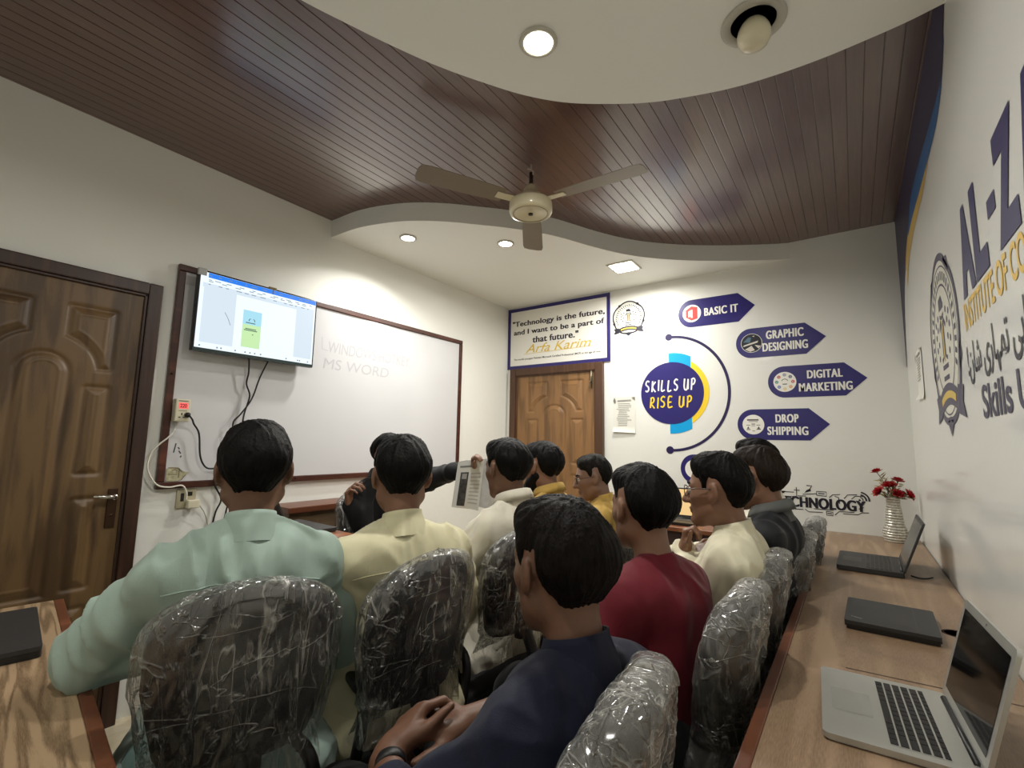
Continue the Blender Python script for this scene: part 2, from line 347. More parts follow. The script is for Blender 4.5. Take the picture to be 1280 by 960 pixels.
# ---------------------------------------------------------------- ceiling fan
FX, FY = -1.312, 1.964
fan = empty('ceiling_fan', (FX, FY, ZW), 0, 'cream ceiling fan with a round motor hanging from the wooden ceiling', 'ceiling fan')
M_FAN = mat('fan_cream', (214, 204, 172), rough=.35, coat=.3); M_DKROD = mat('rod_dark', (60, 46, 40), rough=.5, metal=.5)
mb = MB(); mb.tube([(0, 0, .004), (.0, 0, -.03), (.012, 0, -.045), (.012, 0, -.06), (0, 0, -.065)], .005, 8); mb.tube([(-.03, .01, -.012), (-.012, .0, -.022), (0, 0, -.03)], .004, 6); mb.build('hook', mat('hook_pale', (190, 170, 155), rough=.5), fan)
MB().tube([(0, 0, -.05), (0, 0, -.15)], .011, 12).build('down_rod', M_DKROD, fan)
MB().lathe([(.014, -.118), (.022, -.12), (.030, -.135), (.040, -.15), (.042, -.166), (.052, -.170), (.060, -.192), (.0625, -.206), (.02, -.207)]).build('canopy', M_FAN, fan)
MB().lathe([(.05, -.204), (.092, -.208), (.108, -.216), (.113, -.226), (.1135, -.268), (.110, -.276), (.100, -.281), (.094, -.2815), (.092, -.279), (.0, -.279)], n=48).build('motor_housing', M_FAN, fan)
mb = MB(); mb.lathe([(.012, -.2795), (.012, -.285), (0, -.2855)]); mb.build('centre_screw', M_DKROD, fan)
MB().lathe([(.086, -.2792), (.089, -.282), (.094, -.282), (.094, -.2792), (.086, -.2792)], n=48).build('trim_band', mat('fan_band', (150, 142, 118), rough=.3, metal=.6), fan)
M_BLADE = mat('fan_blade', (122, 108, 90), rough=.45)
for k, a in enumerate((radians(2), radians(122), radians(242))):
    R = Matrix.Rotation(a, 4, 'Z'); T = R @ Matrix.Translation((0, 0, -.222)) @ Matrix.Rotation(radians(9), 4, 'X')
    mb = MB(); mb.box((.10, -.022, -.003), (.20, .022, .003), .002, 1, T); bl = mb.build('blade_bracket', M_FAN, fan)
    out = [(.16, -.05), (.3, -.058), (.56, -.064), (.60, -.058), (.612, -.03), (.612, .03), (.60, .058), (.56, .064), (.3, .058), (.16, .05)]
    MB().prism(out, .003, .0055, T).build('blade', M_BLADE, fan)

# ---------------------------------------------------------------- whiteboard
wb = empty('whiteboard', (XL, 2.0, 1.6), 0, 'wide white board in a red-brown wooden frame behind the screen', 'whiteboard')
LW = Matrix.Translation((-XL, -2.0, -1.6)) @ LEFT     # drawing on the left wall in the board's own frame
y0, y1, z0, z1 = .905, 3.10, 1.027, 2.174
M_BFR = wood('board_frame', (66, 32, 22), (98, 52, 36), grain=(6, 1, 6), scale=6, rough=.35, dist=1.5)
mb = MB(); f = .034
for a, b, c, d in ((y0, y0 + f, z0 + f, z1 - f), (y1 - f, y1, z0 + f, z1 - f), (y0, y1, z0, z0 + f), (y0, y1, z1 - f, z1)): mb.box((a, c, .001), (b, d, .026), .005, 2, LW)
mb.build('board_frame', M_BFR, wb)
MB().box((y0 + f - .004, z0 + f - .004, .002), (y1 - f + .004, z1 - f + .004, .014), 0, 1, LW).build('writing_surface', mat('board_white', (206, 206, 208), rough=.16, spec=.5, bump=.03, bscale=9), wb)
mb = MB(); Z = .0146
mb.text('WINDOWS HOTKEY', 1.79, 2.50, 1.855, 1.93, Z, LW, .0, .1); mb.text('MS WORD', 1.76, 2.30, 1.745, 1.815, Z, LW, .0, .1)
mb.strip([(1.74, 1.95), (1.745, 1.87), (1.79, 1.865)], .005, Z, LW)
mb.build('faint_writing', mat('wiped_ink', (184, 184, 188), rough=.3), wb)
mb = MB()
for p, q in (((.975, 1.252), (.968, 1.205)), ((.99, 1.215), (1.0, 1.20)), ((.985, 1.232), (.993, 1.222)), ((1.003, 1.19), (1.0, 1.18))): mb.strip([p, q], .006, Z, LW)
mb.build('ink_mark', mat('ink_dark', (70, 66, 66)), wb)
for u, v in ((2.62, 2.145), (1.62, 1.05), (.921, 1.60)): MB().lathe([(.006, .026), (.006, .03), (0, .032)], M=LW @ Matrix.Translation((u, v, 0)), n=10).build('frame_pin', M_DKROD, wb)
# paper label in the board's top corner
tag(MB().box((.945, 2.075, .0150), (1.02, 2.125, .0158), 0, 1, LEFT).build('paper_label', mat('greyish_paper', (176, 174, 172), rough=.8)), 'small grey paper label in the top corner of the white board', 'label')
# worn tape patch in the lower corner
mb = MB(); mb.prism([(.946, 1.066), (.944, 1.125), (.962, 1.134), (.995, 1.131), (1.016, 1.112), (1.048, 1.104), (1.03, 1.090), (1.012, 1.068), (.98, 1.062)], .0150, .0185, LEFT)
pt = mb.build('tape_patch', mat('old_tape', (176, 170, 140), rough=.5, noise=.35, nscale=60)); tag(pt, 'crumpled beige tape patch stuck in the lower corner of the white board', 'tape')
mb = MB()
for l in ([(.952, 1.098), (.99, 1.096)], [(.968, 1.117), (.98, 1.120), (.99, 1.115)], [(1.0, 1.126), (.999, 1.08)], [(.95, 1.130), (.99, 1.128), (1.012, 1.110)], [(1.012, 1.068), (1.03, 1.094)]): mb.strip(l, .004, .0188, LEFT)
mb.build('crease', mat('tape_crease', (110, 100, 76)), pt)

# ---------------------------------------------------------------- wall screen
TVX = .10
ty0, ty1, tz0, tz1 = .968, 1.637, 1.723, 2.152
tv = empty('wall_television', (XL, 1.3, 1.93), 0, 'flat black television on the left wall showing a document window', 'television')
TW = Matrix.Translation((-XL, -1.3, -1.93)) @ LEFT @ Matrix.Translation((0, 0, TVX))
mb = MB(); mb.box((ty0, tz0, -.035), (ty1, tz1, 0), .006, 2, TW); mb.box((ty0 + .08, tz0 + .05, -.06), (ty1 - .08, tz1 - .12, -.034), .012, 2, TW); mb.build('casing', mat('tv_black', (16, 16, 18), rough=.25), tv)
mb = MB(); mb.box((1.2, 1.80, -TVX + .001), (1.42, 2.05, -TVX + .006), .001, 1, TW); mb.box((1.27, 1.85, -TVX + .004), (1.35, 2.0, -.055), .004, 1, TW); mb.build('wall_bracket', M_DKROD, tv)
mb = MB(); mb.box((ty0 + .004, tz0 + .001, .0002), (ty1 - .004, tz0 + .016, .0016), 0, 1, TW); mb.build('lower_bezel', mat('tv_lip', (50, 62, 62), rough=.25), tv)
def glow(n, c, s=1.12): return mat(n, (4, 4, 4), rough=.4, emit=c, estr=s)
sy0, sy1, sz0, sz1 = ty0 + .010, ty1 - .010, tz0 + .019, tz1 - .010
G_W = glow('screen_white', (232, 244, 250)); G_G = glow('screen_grey', (206, 220, 232)); G_B = glow('screen_blue', (20, 120, 232)); G_T = glow('screen_ink', (120, 136, 150))
scr = MB().box((sy0, sz0, .0005), (sy1, sz1, .0012), 0, 1, TW).build('display', G_W, tv)
W = sy1 - sy0; Hh = sz1 - sz0
S = lambda u, v: (sy0 + u * W, sz0 + v * Hh)
def rc(mb, u0, u1, v0, v1, z):
    a = S(u0, v0); b = S(u1, v1); mb.flat([(a[0], a[1]), (b[0], a[1]), (b[0], b[1]), (a[0], b[1])], z, TW)
mb = MB(); rc(mb, .055, .998, .935, .998, .0014); mb.build('title_bar', G_B, scr)
mb = MB(); rc(mb, .03, .28, .075, .80, .0014); rc(mb, .81, .985, .075, .80, .0014); rc(mb, .02, .985, .80, .86, .0014); mb.build('page_margin', G_G, scr)
mb = MB(); rc(mb, .345, .50, .10, .62, .0016); gg = mb.build('green_page', glow('screen_green', (190, 226, 168)), scr)
mb = MB(); rc(mb, .345, .50, .42, .62, .0018); mb.build('page_sky', glow('screen_sky', (160, 214, 232)), scr)
mb = MB()
for u0, u1, v in ((.37, .45, .44), (.37, .46, .355), (.36, .47, .335), (.43, .44, .28)): rc(mb, u0, u1, v, v + .012, .0020)
mb.strip([S(.395, .47), S(.40, .50), S(.41, .505)], .004, .002, TW); mb.strip([S(.43, .505), S(.44, .50), S(.445, .47)], .004, .002, TW)
mb.build('page_print', glow('screen_dark', (60, 90, 80)), scr)
mb = MB(); random.seed(3)
for v in (.965, .905, .885, .845):
    u = .06
    while u < .95:
        l = random.uniform(.012, .05); rc(mb, u, u + l, v - .004, v + .006, .0018); u += l + random.uniform(.02, .07)
for u in (.03, .16, .19, .30, .38, .42, .46, .51, .74, .85, .87, .95): rc(mb, u, u + .012, .02, .04, .0018)
mb.strip([S(.20, .52), S(.23, .44), S(.25, .36)], .003, .0018, TW)
mb.build('toolbar_print', G_T, scr)
# clips of clear tape on the top edge
mb = MB(); mb.box((1.33, tz1 - .008, -.01), (1.375, tz1 + .006, .003), .002, 1, TW); mb.box((1.352, tz1 - .035, .0012), (1.358, tz1 - .006, .003), 0, 1, TW)
mb.build('top_clip', mat('amber_clip', (120, 105, 70), rough=.3), tv)
mb = MB(); mb.box((ty0 - .004, tz1 - .032, -.012), (ty0 + .038, tz1 + .006, .0035), .003, 1, TW); mb.build('corner_tape', mat('corner_tape', (170, 172, 170), rough=.3), tv)

# ---------------------------------------------------------------- voltage meter, sockets, cables on the left wall
M_CREAM = mat('cream_plastic', (214, 208, 184), rough=.35)
e = empty('voltage_protector', (XL + .0145, .975, 1.415), 0, 'cream plug-in voltage meter with a red display on the board edge', 'voltage meter')
EW = Matrix.Translation((-XL - .0145, -.975, -1.415)) @ LEFT @ Matrix.Translation((0, 0, .0275))
MB().box((.937, 1.360, 0), (1.003, 1.474, .045), .006, 3, EW).build('housing', M_CREAM, e)
mb = MB(); mb.box((.950, 1.425, .0445), (.992, 1.455, .046), .001, 1, EW); mb.build('display', mat('red_display', (60, 5, 5), rough=.3, emit=(255, 110, 105), estr=1.1), e)
mb = MB(); mb.text('220', .955, .985, 1.430, 1.450, .0464, EW, .03); mb.build('display_digits', mat('digit_dark', (110, 4, 14), rough=.4), e)
mb = MB(); mb.strip([(.948, 1.464), (.990, 1.464)], .004, .0456, EW); mb.strip([(.950, 1.415), (.988, 1.415)], .0025, .0456, EW); mb.build('small_print', mat('print_grey', (110, 105, 95)), e)
mb = MB()
for a, b, w, h in ((.966, 1.398, .005, .011), (.957, 1.382, .009, .005), (.976, 1.382, .009, .005)): mb.box((a - w / 2, b - h / 2, .0446), (a + w / 2, b + h / 2, .0458), 0, 1, EW)
mb.build('socket_slot', mat('slot_dark', (20, 18, 14)), e)
e = empty('wall_socket', (XL, 1.05, .975), 0, 'cream wall socket just under the lower edge of the white board', 'socket')
EW = Matrix.Translation((-XL, -1.05, -.975)) @ LEFT
mb = MB(); mb.box((1.002, .925, .0008), (1.09, 1.018, .012), .004, 2, EW); mb.build('faceplate', mat('old_plate', (176, 168, 140), rough=.4), e)
mb = MB(); mb.box((1.02, .96, .0115), (1.035, 1.0, .0135), 0, 1, EW); mb.box((1.05, .985, .0115), (1.072, 1.005, .0135), 0, 1, EW); mb.build('socket_slot', MATS['slot_dark'], e)
mb = MB(); mb.box((1.043, .925, .0135), (1.098, .965, .050), .005, 2, LEFT); tag(mb.build('charger_block', M_CREAM), 'small white charger block plugged into the wall socket', 'charger')
def cable(pts, r, w, m, label, name='power_cable', grp=None):
    P = curve([(y, z, w if not isinstance(w, (list, tuple)) else w[i]) for i, (y, z) in enumerate(pts)], 6)
    o = MB().tube([LEFT @ Vector(p) for p in P], r, 8).build(name, m); tag(o, label, 'cable', grp); return o
M_BLK = mat('cable_black', (18, 18, 20), rough=.45); M_WHT = mat('cable_white', (224, 220, 208), rough=.4)
cable([(1.266, 1.742), (1.279, 1.654), (1.277, 1.586), (1.302, 1.52), (1.283, 1.417), (1.272, 1.30), (1.24, 1.19), (1.20, 1.133), (1.165, 1.10), (1.163, 1.04), (1.205, .958), (1.188, .891), (1.174, .80)], .0045, [.07, .055, .045, .04, .035, .035, .034, .034, .034, .034, .03, .02, .02], M_BLK, 'black cable hanging from the television, running down past the board edge to the socket area')
cable([(1.377, 1.735), (1.34, 1.627), (1.308, 1.504), (1.259, 1.416), (1.224, 1.365), (1.237, 1.28), (1.26, 1.2), (1.25, 1.05), (1.23, .85)], .0045, [.07, .06, .055, .048, .046, .044, .044, .044, .03], M_BLK, 'black cable hanging from the right part of the television, crossing the other cable')
mb = MB(); P = curve([(.995, 1.393, .085), (1.012, 1.372, .082), (1.029, 1.351, .06), (1.061, 1.301, .05), (1.078, 1.189, .045), (1.111, 1.129, .043), (1.16, 1.123, .043), (1.195, 1.137, .043)], 6)
mb.tube([LEFT @ Vector(p) for p in P], .0045, 8); mb.tube([LEFT @ Vector(p) for p in ((.990, 1.394, .073), (.990, 1.394, .088), (.995, 1.391, .092))], [.014, .013, .008], 10); tag(mb.build('power_cable', M_BLK), 'black plugged cable running from the voltage meter down to the hanging cables', 'cable')
cable([(.965, 1.362), (.955, 1.315), (.930, 1.28), (.895, 1.245), (.866, 1.2), (.860, 1.129), (.900, 1.055), (.955, 1.036), (1.012, 1.041), (1.036, 1.006), (1.040, .966)], .004, [.03, .03, .036, .036, .036, .036, .036, .036, .036, .034, .03], M_WHT, 'white cable looping from the voltage meter over the board corner to the socket')
cable([(1.093, .945), (1.132, .889), (1.157, .82)], .002, [.04, .03, .02], mat('cable_grey', (150, 148, 132), rough=.5), 'thin grey cable hanging from the charger block')

# ---------------------------------------------------------------- graphics on the back wall
NAVY = mat('navy_vinyl', (42, 36, 104), rough=.3); WHITEV = mat('white_vinyl', (236, 234, 226), rough=.35); GOLD = mat('gold_vinyl', (216, 184, 70), rough=.35)
YEL = mat('yellow_vinyl', (240, 204, 50), rough=.35); CYAN = mat('cyan_vinyl', (0, 158, 220), rough=.35); INK = mat('black_vinyl', (26, 24, 40), rough=.35); DKV = mat('dark_violet_vinyl', (40, 32, 76), rough=.3)
def wthing(name, M, u, v, label, cat, group=None):
    """Empty on a wall at (u, v); returns it and the matrix that draws in wall coordinates inside it."""
    p = M @ Vector((u, v, 0)); e = empty(name, p, 0, label, cat, group)
    return e, Matrix.Translation(-p) @ M
# quote board
q, QM = wthing('quote_board', BACK, -2.24, 2.31, 'white quote board with a navy border above the back door', 'sign')
MB().box((-2.797, 2.008, .0008), (-1.684, 2.626, .010), .001, 1, QM).build('panel', WHITEV, q)
mb = MB(); a, b, c, d, f = -2.797, -1.684, 2.008, 2.626, .033
for r in ((a, a + f, c + f, d - f), (b - f, b, c + f, d - f), (a, b, c, c + f), (a, b, d - f, d)): mb.box((r[0], r[2], .0095), (r[1], r[3], .0125), 0, 1, QM)
mb.build('border', NAVY, q)
mb = MB(); Z = .0108
mb.text('"Technology is the future,', -2.741, -1.737, 2.425, 2.495, Z, QM, .012, fat=.0024, space=1.05); mb.text('and I want to be a part of', -2.724, -1.743, 2.338, 2.405, Z, QM, .012, fat=.0024, space=1.05); mb.text('that future."', -2.50, -2.00, 2.258, 2.322, Z, QM, .012, fat=.0024, space=1.05)
mb.build('lettering', INK, q)
mb = MB(); mb.text('Arfa Karim', -2.58, -1.87, 2.160, 2.245, Z, QM, .004, .35); mb.strip([(-2.60, 2.152), (-2.2, 2.158), (-1.86, 2.164)], .004, Z, QM); mb.build('signature', GOLD, q)
mb = MB(); mb.text("The world's youngest Pakistani Microsoft Certified Professional (MCP) at the age of nine.", -2.72, -1.775, 2.090, 2.115, Z, QM, .012); mb.build('small_print', INK, q)
# round crest, drawn twice: small on the back wall, large on the right wall
def crest(M, cu, cv, R, label, ink):
    e, EM = wthing('school_crest', M, cu, cv, label, 'crest')
    T = EM @ Matrix.Translation((cu, cv, 0)) @ Matrix.Scale(R, 4, (1, 0, 0)) @ Matrix.Scale(R, 4, (0, 1, 0))
    lobes = [((1.0 + .055 * abs(cos(2.5 * t))) * sin(t), (1.0 + .055 * abs(cos(2.5 * t))) * cos(t)) for t in np.linspace(0, 2 * pi, 120, endpoint=False)]
    MB().flat(lobes, .0012, T).build('disc', mat('crest_white', (222, 220, 206), rough=.35), e)
    mb = MB(); mb.strip(lobes, .095, .0018, T, True)
    for k in range(5): t = pi / 5 + k * 2 * pi / 5; mb.flat([(1.02 * sin(t - .2), 1.02 * cos(t - .2)), (1.12 * sin(t), 1.12 * cos(t)), (1.02 * sin(t + .2), 1.02 * cos(t + .2))], .0018, T)
    mb.strip(arc(0, 0, .93, 0, 360, 60)[:-1], .02, .0018, T, True); mb.strip(arc(0, 0, .70, 0, 360, 60)[:-1], .028, .0018, T, True)
    for k in range(26):                                             # worn ring lettering, too small to read
        t = radians(-118 + k * 9.4); mb.flat([(r * sin(t + w), r * cos(t + w)) for r, w in ((.76, -.045), (.76, .045), (.87, .035), (.87, -.035))], .0018, T)
    mb.build('ring', ink, e)
    mb = MB()
    mb.flat([(-.16, .40), (.16, .40), (.16, .46), (.05, .58), (-.16, .55)], .0018, T); mb.strip([(-.14, .33), (0, .29), (.14, .33)], .05, .0018, T)
    for s in (-1, 1):
        mb.strip([(s * .22, .16), (s * .10, .26), (s * .06, .18)], .07, .0018, T); mb.strip([(s * .07, .20), (s * .08, -.2), (s * .2, -.24)], .06, .0018, T)
        for x, y in ((.36, .2), (.5, .12), (.34, .0), (.5, -.05), (.38, -.18), (.48, .28), (.3, .34)): mb.flat(arc(s * x, y, .045, 0, 360, 8)[:-1], .0018, T)
    for v in (-.36, -.50): mb.flat([(-.2, v), (.2, v), (.2, v + .06), (-.2, v + .06)], .0018, T)
    mb.build('emblem', ink, e)
    MB().strip([(0, .26), (0, -.26)], .07, .0021, T).build('gold_bar', GOLD, e)
    mb = MB(); top = [(x, -.70 + .16 * (1 - (x / .72) ** 2)) for x in np.linspace(-.72, .72, 15)]; bot = [(x, y - .27) for x, y in top]
    mb.flat(top + bot[::-1], .0026, T)
    for s in (-1, 1): mb.flat([(s * .66, -.62), (s * 1.0, -.66), (s * .90, -.83), (s * 1.02, -1.02), (s * .66, -.96)], .0023, T)
    mb.flat([(-.2, -1.04), (0, -1.0), (.2, -1.04), (0, -1.2)], .0023, T); mb.build('ribbon', ink, e)
    mb = MB(); mb.strip([(x, y - .14) for x, y in top][2:-2], .09, .0030, T); mb.build('ribbon_band', GOLD, e)
    return e
crest(BACK, -1.52, 2.375, .135, 'small round crest with a ribbon beside the quote board', INK)
# half-ring, disc and arrow signs
e, EM = wthing('slogan_disc', BACK, -1.165, 1.705, 'round navy wall graphic reading SKILLS UP RISE UP inside a thin half ring', 'wall graphic')
CX, CZ = -1.167, 1.705
MB().flat(arc(CX, CZ, .25, 0, 360, 72)[:-1], .0030, EM @ Matrix.Translation((0, 0, 0))).build('disc', NAVY, e)
def ringseg(a0, a1, r0, r1, z): return arc(CX, CZ, r1, a0, a1, 24) + arc(CX, CZ, r0, a1, a0, 24)
def hseg(r0, r1, x0, x1, sg):
    """Piece of the ring between two upright cuts."""
    o = [(CX + x, CZ + sg * math.sqrt(r1 * r1 - x * x)) for x in np.linspace(x0, x1, 12)]; i = [(CX + x, CZ + sg * math.sqrt(max(r0 * r0 - x * x, 0))) for x in np.linspace(x1, x0, 12)]
    return o + i
for sg in (1, -1): MB().flat(hseg(.24, .325, -.015, .155, sg), .0018, EM).build('cyan_band', CYAN, e)
A = math.degrees(math.acos(.155 / .29)); mb = MB(); mb.flat(ringseg(-A, A, .235, .29, 0), .0014, EM); mb.build('yellow_band', YEL, e)
mb = MB(); pts = [(CX - .012, CZ + .457)] + arc(CX, CZ, .457, 84, -84, 60, .455)[1:-1] + [(CX - .018, CZ - .455)]
pts = [(CX - .012 + .03 * i, CZ + .457) for i in range(1)] + [(CX + (.432) * cos(radians(t)), CZ + .456 * sin(radians(t))) for t in np.linspace(88, -88, 60)] + [(CX - .018, CZ - .455)]
mb.strip(pts, .021, .0016, EM); mb.flat(arc(CX - .012, CZ + .457, .028, 0, 360, 24)[:-1], .0019, EM); mb.flat(arc(CX - .02, CZ - .455, .03, 0, 360, 24)[:-1], .0019, EM); mb.build('half_ring', DKV, e)
BRUSH = {'S': [[(.85, .9), (.5, 1.0), (.15, .82), (.2, .62), (.62, .45), (.7, .22), (.4, .02), (0, .1)]], 'K': [[(.25, 1), (.05, 0)], [(.85, .95), (.2, .48), (.8, 0)]], 'I': [[(.25, 1), (.1, 0)]], 'L': [[(.3, 1), (.1, .05), (.8, .1)]],
         'U': [[(.15, 1), (.02, .3), (.2, .02), (.6, .12), (.85, .95)], [(.85, .95), (.78, .1)]], 'P': [[(.25, .95), (.08, 0)], [(.1, .9), (.6, 1.0), (.85, .8), (.6, .52), (.18, .45)]], 'R': [[(.25, .95), (.05, 0)], [(.1, .9), (.6, 1.0), (.8, .78), (.55, .52), (.15, .48), (.85, 0)]], 'E': [[(.85, .98), (.2, .95), (.1, .05), (.85, .08)], [(.15, .52), (.7, .55)]]}
def brush(body, x0, x1, z0, z1, m, name, w=.0115):
    adv = {'I': .5, ' ': .55}; tot = sum(adv.get(c, 1.0) for c in body); s = (x1 - x0) / tot; x = x0; mb = MB(); r = random.Random(9)
    for c in body:
        for st in BRUSH.get(c, []):
            dz = r.uniform(-.05, .05) * (z1 - z0); mb.strip(curve([(x + px * s * .74, z0 + pz * (z1 - z0) + dz) for px, pz in st], 6) if len(st) > 2 else [(x + px * s * .74, z0 + pz * (z1 - z0) + dz) for px, pz in st], w, .0040 + r.uniform(0, .0003), EM)
        x += adv.get(c, 1.0) * s
    mb.build(name, m, e)
brush('SKILLS UP', -1.378, -.962, 1.722, 1.812, WHITEV, 'white_lettering'); brush('RISE UP', -1.342, -.99, 1.588, 1.676, YEL, 'yellow_lettering')
def arrow(x0, x1, xt, zc, h, lines, label, disc):
    e, EM = wthing('arrow_sign', BACK, (x0 + x1) / 2, zc, label, 'wall graphic', 'arrow signs beside the slogan disc')
    mb = MB(); r = h / 2
    mb.flat(arc(x0 + r * .92, zc, r * .92, 90, 270, 24, r) + [(x1, zc - r), (xt, zc), (x1, zc + r)], .0016, EM); mb.build('arrow_plate', NAVY, e)
    cx = x0 + .105; mb = MB(); mb.flat(arc(cx, zc, .071, 0, 360, 36)[:-1], .0024, EM); d = mb.build('icon_disc', WHITEV, e)
    if lines:
        mb = MB()
        for t, a, b, c, f in lines: mb.text(t, a, b, c, f, .0024, EM, .010, fat=.0024, space=1.13)
        mb.build('lettering', WHITEV, e)
    if disc: disc(cx, zc, EM, d)
    return e
RED = mat('red_vinyl', (206, 52, 44), rough=.4)
def d_basic(cx, cz, M, d):
    mb = MB(); mb.flat([(cx - .046, cz - .028), (cx - .046, cz + .030), (cx - .002, cz + .058), (cx + .044, cz + .046), (cx + .044, cz - .046), (cx - .002, cz - .058)], .0028, M); mb.build('icon', RED, d)
    mb = MB(); mb.flat([(cx - .026, cz - .030), (cx - .026, cz + .018), (cx - .012, cz + .026), (cx + .006, cz + .030), (cx + .006, cz - .036), (cx - .010, cz - .034), (cx - .010, cz + .004), (cx - .014, cz - .026)], .0031, M); mb.build('icon_door', WHITEV, d)
def d_graph(cx, cz, M, d):
    MB().flat(arc(cx, cz, .068, 0, 360, 36)[:-1], .0027, M).build('photo', mat('photo_dark', (28, 30, 38)), d)
    mb = MB(); mb.flat([(cx - .055, cz + .01), (cx - .02, cz + .045), (cx + .0, cz + .04), (cx - .01, cz + .005)], .0030, M); mb.build('photo_screen', mat('photo_blue', (80, 110, 130)), d)
    mb = MB(); mb.flat([(cx - .06, cz - .025), (cx + .04, cz + .0), (cx + .045, cz + .015), (cx - .05, cz - .012)], .0030, M); mb.flat([(cx - .045, cz - .045), (cx + .0, cz - .02), (cx + .02, cz - .055), (cx - .01, cz - .064)], .0030, M); mb.flat([(cx + .02, cz - .015), (cx + .06, cz - .025), (cx + .045, cz - .045)], .0030, M); mb.flat([(cx + .005, cz + .05), (cx + .02, cz + .055), (cx + .02, cz + .045)], .0030, M); mb.build('photo_desk', mat('photo_pale', (206, 200, 190)), d)
def d_digi(cx, cz, M, d):
    cols = [(130, 140, 160), (60, 70, 110), (200, 70, 70), (220, 160, 90), (225, 205, 140), (70, 110, 190), (60, 140, 120), (190, 60, 60)]
    for k in range(8):
        t = radians(90 - k * 45); x, y = cx + .05 * cos(t), cz + .05 * sin(t)
        mb = MB(); mb.strip(arc(x, y, .0085, 0, 360, 14)[:-1], .005, .0028, M, True); mb.flat(arc(x, y, .004, 0, 360, 8)[:-1], .0028, M); mb.build('icon', mat('dot_%d' % k, cols[k]), d)
    mb = MB(); mb.strip(arc(cx, cz, .020, 20, 160, 10), .004, .0028, M); mb.strip([(cx - .014, cz - .016), (cx + .014, cz - .016)], .006, .0028, M); mb.build('icon_centre', INK, d)
def d_drop(cx, cz, M, d):
    mb = MB()
    for a, b, z, w in ((-.04, .035, .034, .010), (-.03, .03, .022, .004), (-.012, .012, .004, .006), (-.045, -.02, -.004, .004), (.02, .045, -.004, .004), (-.012, .012, -.008, .004), (-.045, -.02, -.036, .006), (.02, .048, -.034, .006), (-.008, .01, -.046, .004)): mb.strip([(cx + a, cz + z), (cx + b, cz + z)], w, .0028, M)
    for x in (-.034, .034): mb.flat([(cx + x - .009, cz - .03), (cx + x + .009, cz - .03), (cx + x, cz - .012)], .0028, M)
    mb.build('icon', mat('icon_grey', (90, 84, 84)), d)
def d_last(cx, cz, M, d): MB().strip([(cx - .03, cz + .03), (cx + .03, cz + .03)], .008, .0028, M).build('icon', MATS['icon_grey'], d)
arrow(-1.097, -.652, -.538, 2.334, .222, [('BASIC IT', -.895, -.655, 2.300, 2.363)], 'navy arrow sign reading BASIC IT, topmost of the arrows', d_basic)
arrow(-.677, -.231, -.112, 2.048, .221, [('GRAPHIC', -.473, -.243, 2.066, 2.128), ('DESIGNING', -.499, -.221, 1.977, 2.039)], 'navy arrow sign reading GRAPHIC DESIGNING', d_graph)
arrow(-.476, -.022, .098, 1.748, .222, [('DIGITAL', -.233, -.035, 1.763, 1.820), ('MARKETING', -.285, .015, 1.674, 1.732)], 'navy arrow sign reading DIGITAL MARKETING', d_digi)
arrow(-.688, -.236, -.120, 1.448, .220, [('DROP', -.438, -.301, 1.461, 1.520), ('SHIPPING', -.492, -.248, 1.374, 1.433)], 'navy arrow sign reading DROP SHIPPING', d_drop)
arrow(-1.108, -.66, -.55, 1.110, .222, None, 'navy arrow sign mostly hidden behind heads, lowest of the arrows', d_last)
# TECHNOLOGY lettering with circuit lines
e, EM = wthing('circuit_lettering', BACK, -.18, .93, 'black TECHNOLOGY wall lettering with circuit lines near the flower vase', 'wall graphic')
mb = MB(); mb.text('TECHNOLOGY', -.452, .040, .888, .958, .0016, EM, .014, fat=.0036, space=1.06); mb.build('lettering', INK, e)
mb = MB(); w = .0065
for l in ([(-.50, .975), (-.42, .985), (-.35, .985)], [(-.335, 1.02), (-.335, .96), (-.37, .955), (-.37, .94)], [(-.35, 1.0), (-.315, 1.0)], [(-.30, .975), (-.22, .985)], [(-.33, .962), (-.28, .965)], [(-.22, .975), (-.22, 1.0), (-.165, 1.0), (-.165, .972), (-.22, .975)], [(-.15, .965), (-.13, .985), (-.09, .99)], [(-.12, .975), (-.10, .97), (-.095, .93)], [(-.07, .965), (-.05, .99), (.0, .995)], [(-.03, .965), (-.01, .985), (.04, .987)],
          [(-.40, .885), (-.38, .872), (-.30, .875)], [(-.29, .878), (-.27, .862), (-.19, .866)], [(-.24, .885), (-.13, .885)], [(-.17, .875), (-.17, .85), (-.135, .85), (-.135, .872), (-.17, .875)], [(-.125, .855), (-.10, .88), (-.02, .882)], [(-.08, .868), (.0, .870), (.02, .884), (.055, .886)]): mb.strip(l, w * .75, .0014, EM)
mb.flat([(-.29, .985), (-.25, 1.0), (-.255, 1.015), (-.275, 1.005)], .0014, EM); mb.strip([(-.275, 1.035), (-.245, 1.035), (-.26, 1.005)], w, .0014, EM)
for l in ([(-.21, .987), (-.175, .987)], [(-.165, .862), (-.14, .862)]): mb.strip(l, .006, .0014, EM)
mb.flat([(-.44, .99), (-.40, .99), (-.41, .975), (-.43, .972)], .0014, EM)
mb.build('circuit_lines', INK, e)
mb = MB()
for r in (.018, .034, .05): mb.strip(arc(.012, .962, r, 80, -5, 10), .009 if r > .02 else .006, .0018, EM)
mb.flat(arc(.012, .962, .006, 0, 360, 10)[:-1], .0018, EM); mb.strip([(.005, .905), (.03, .917)], .006, .0018, EM); mb.build('signal_arcs', INK, e)
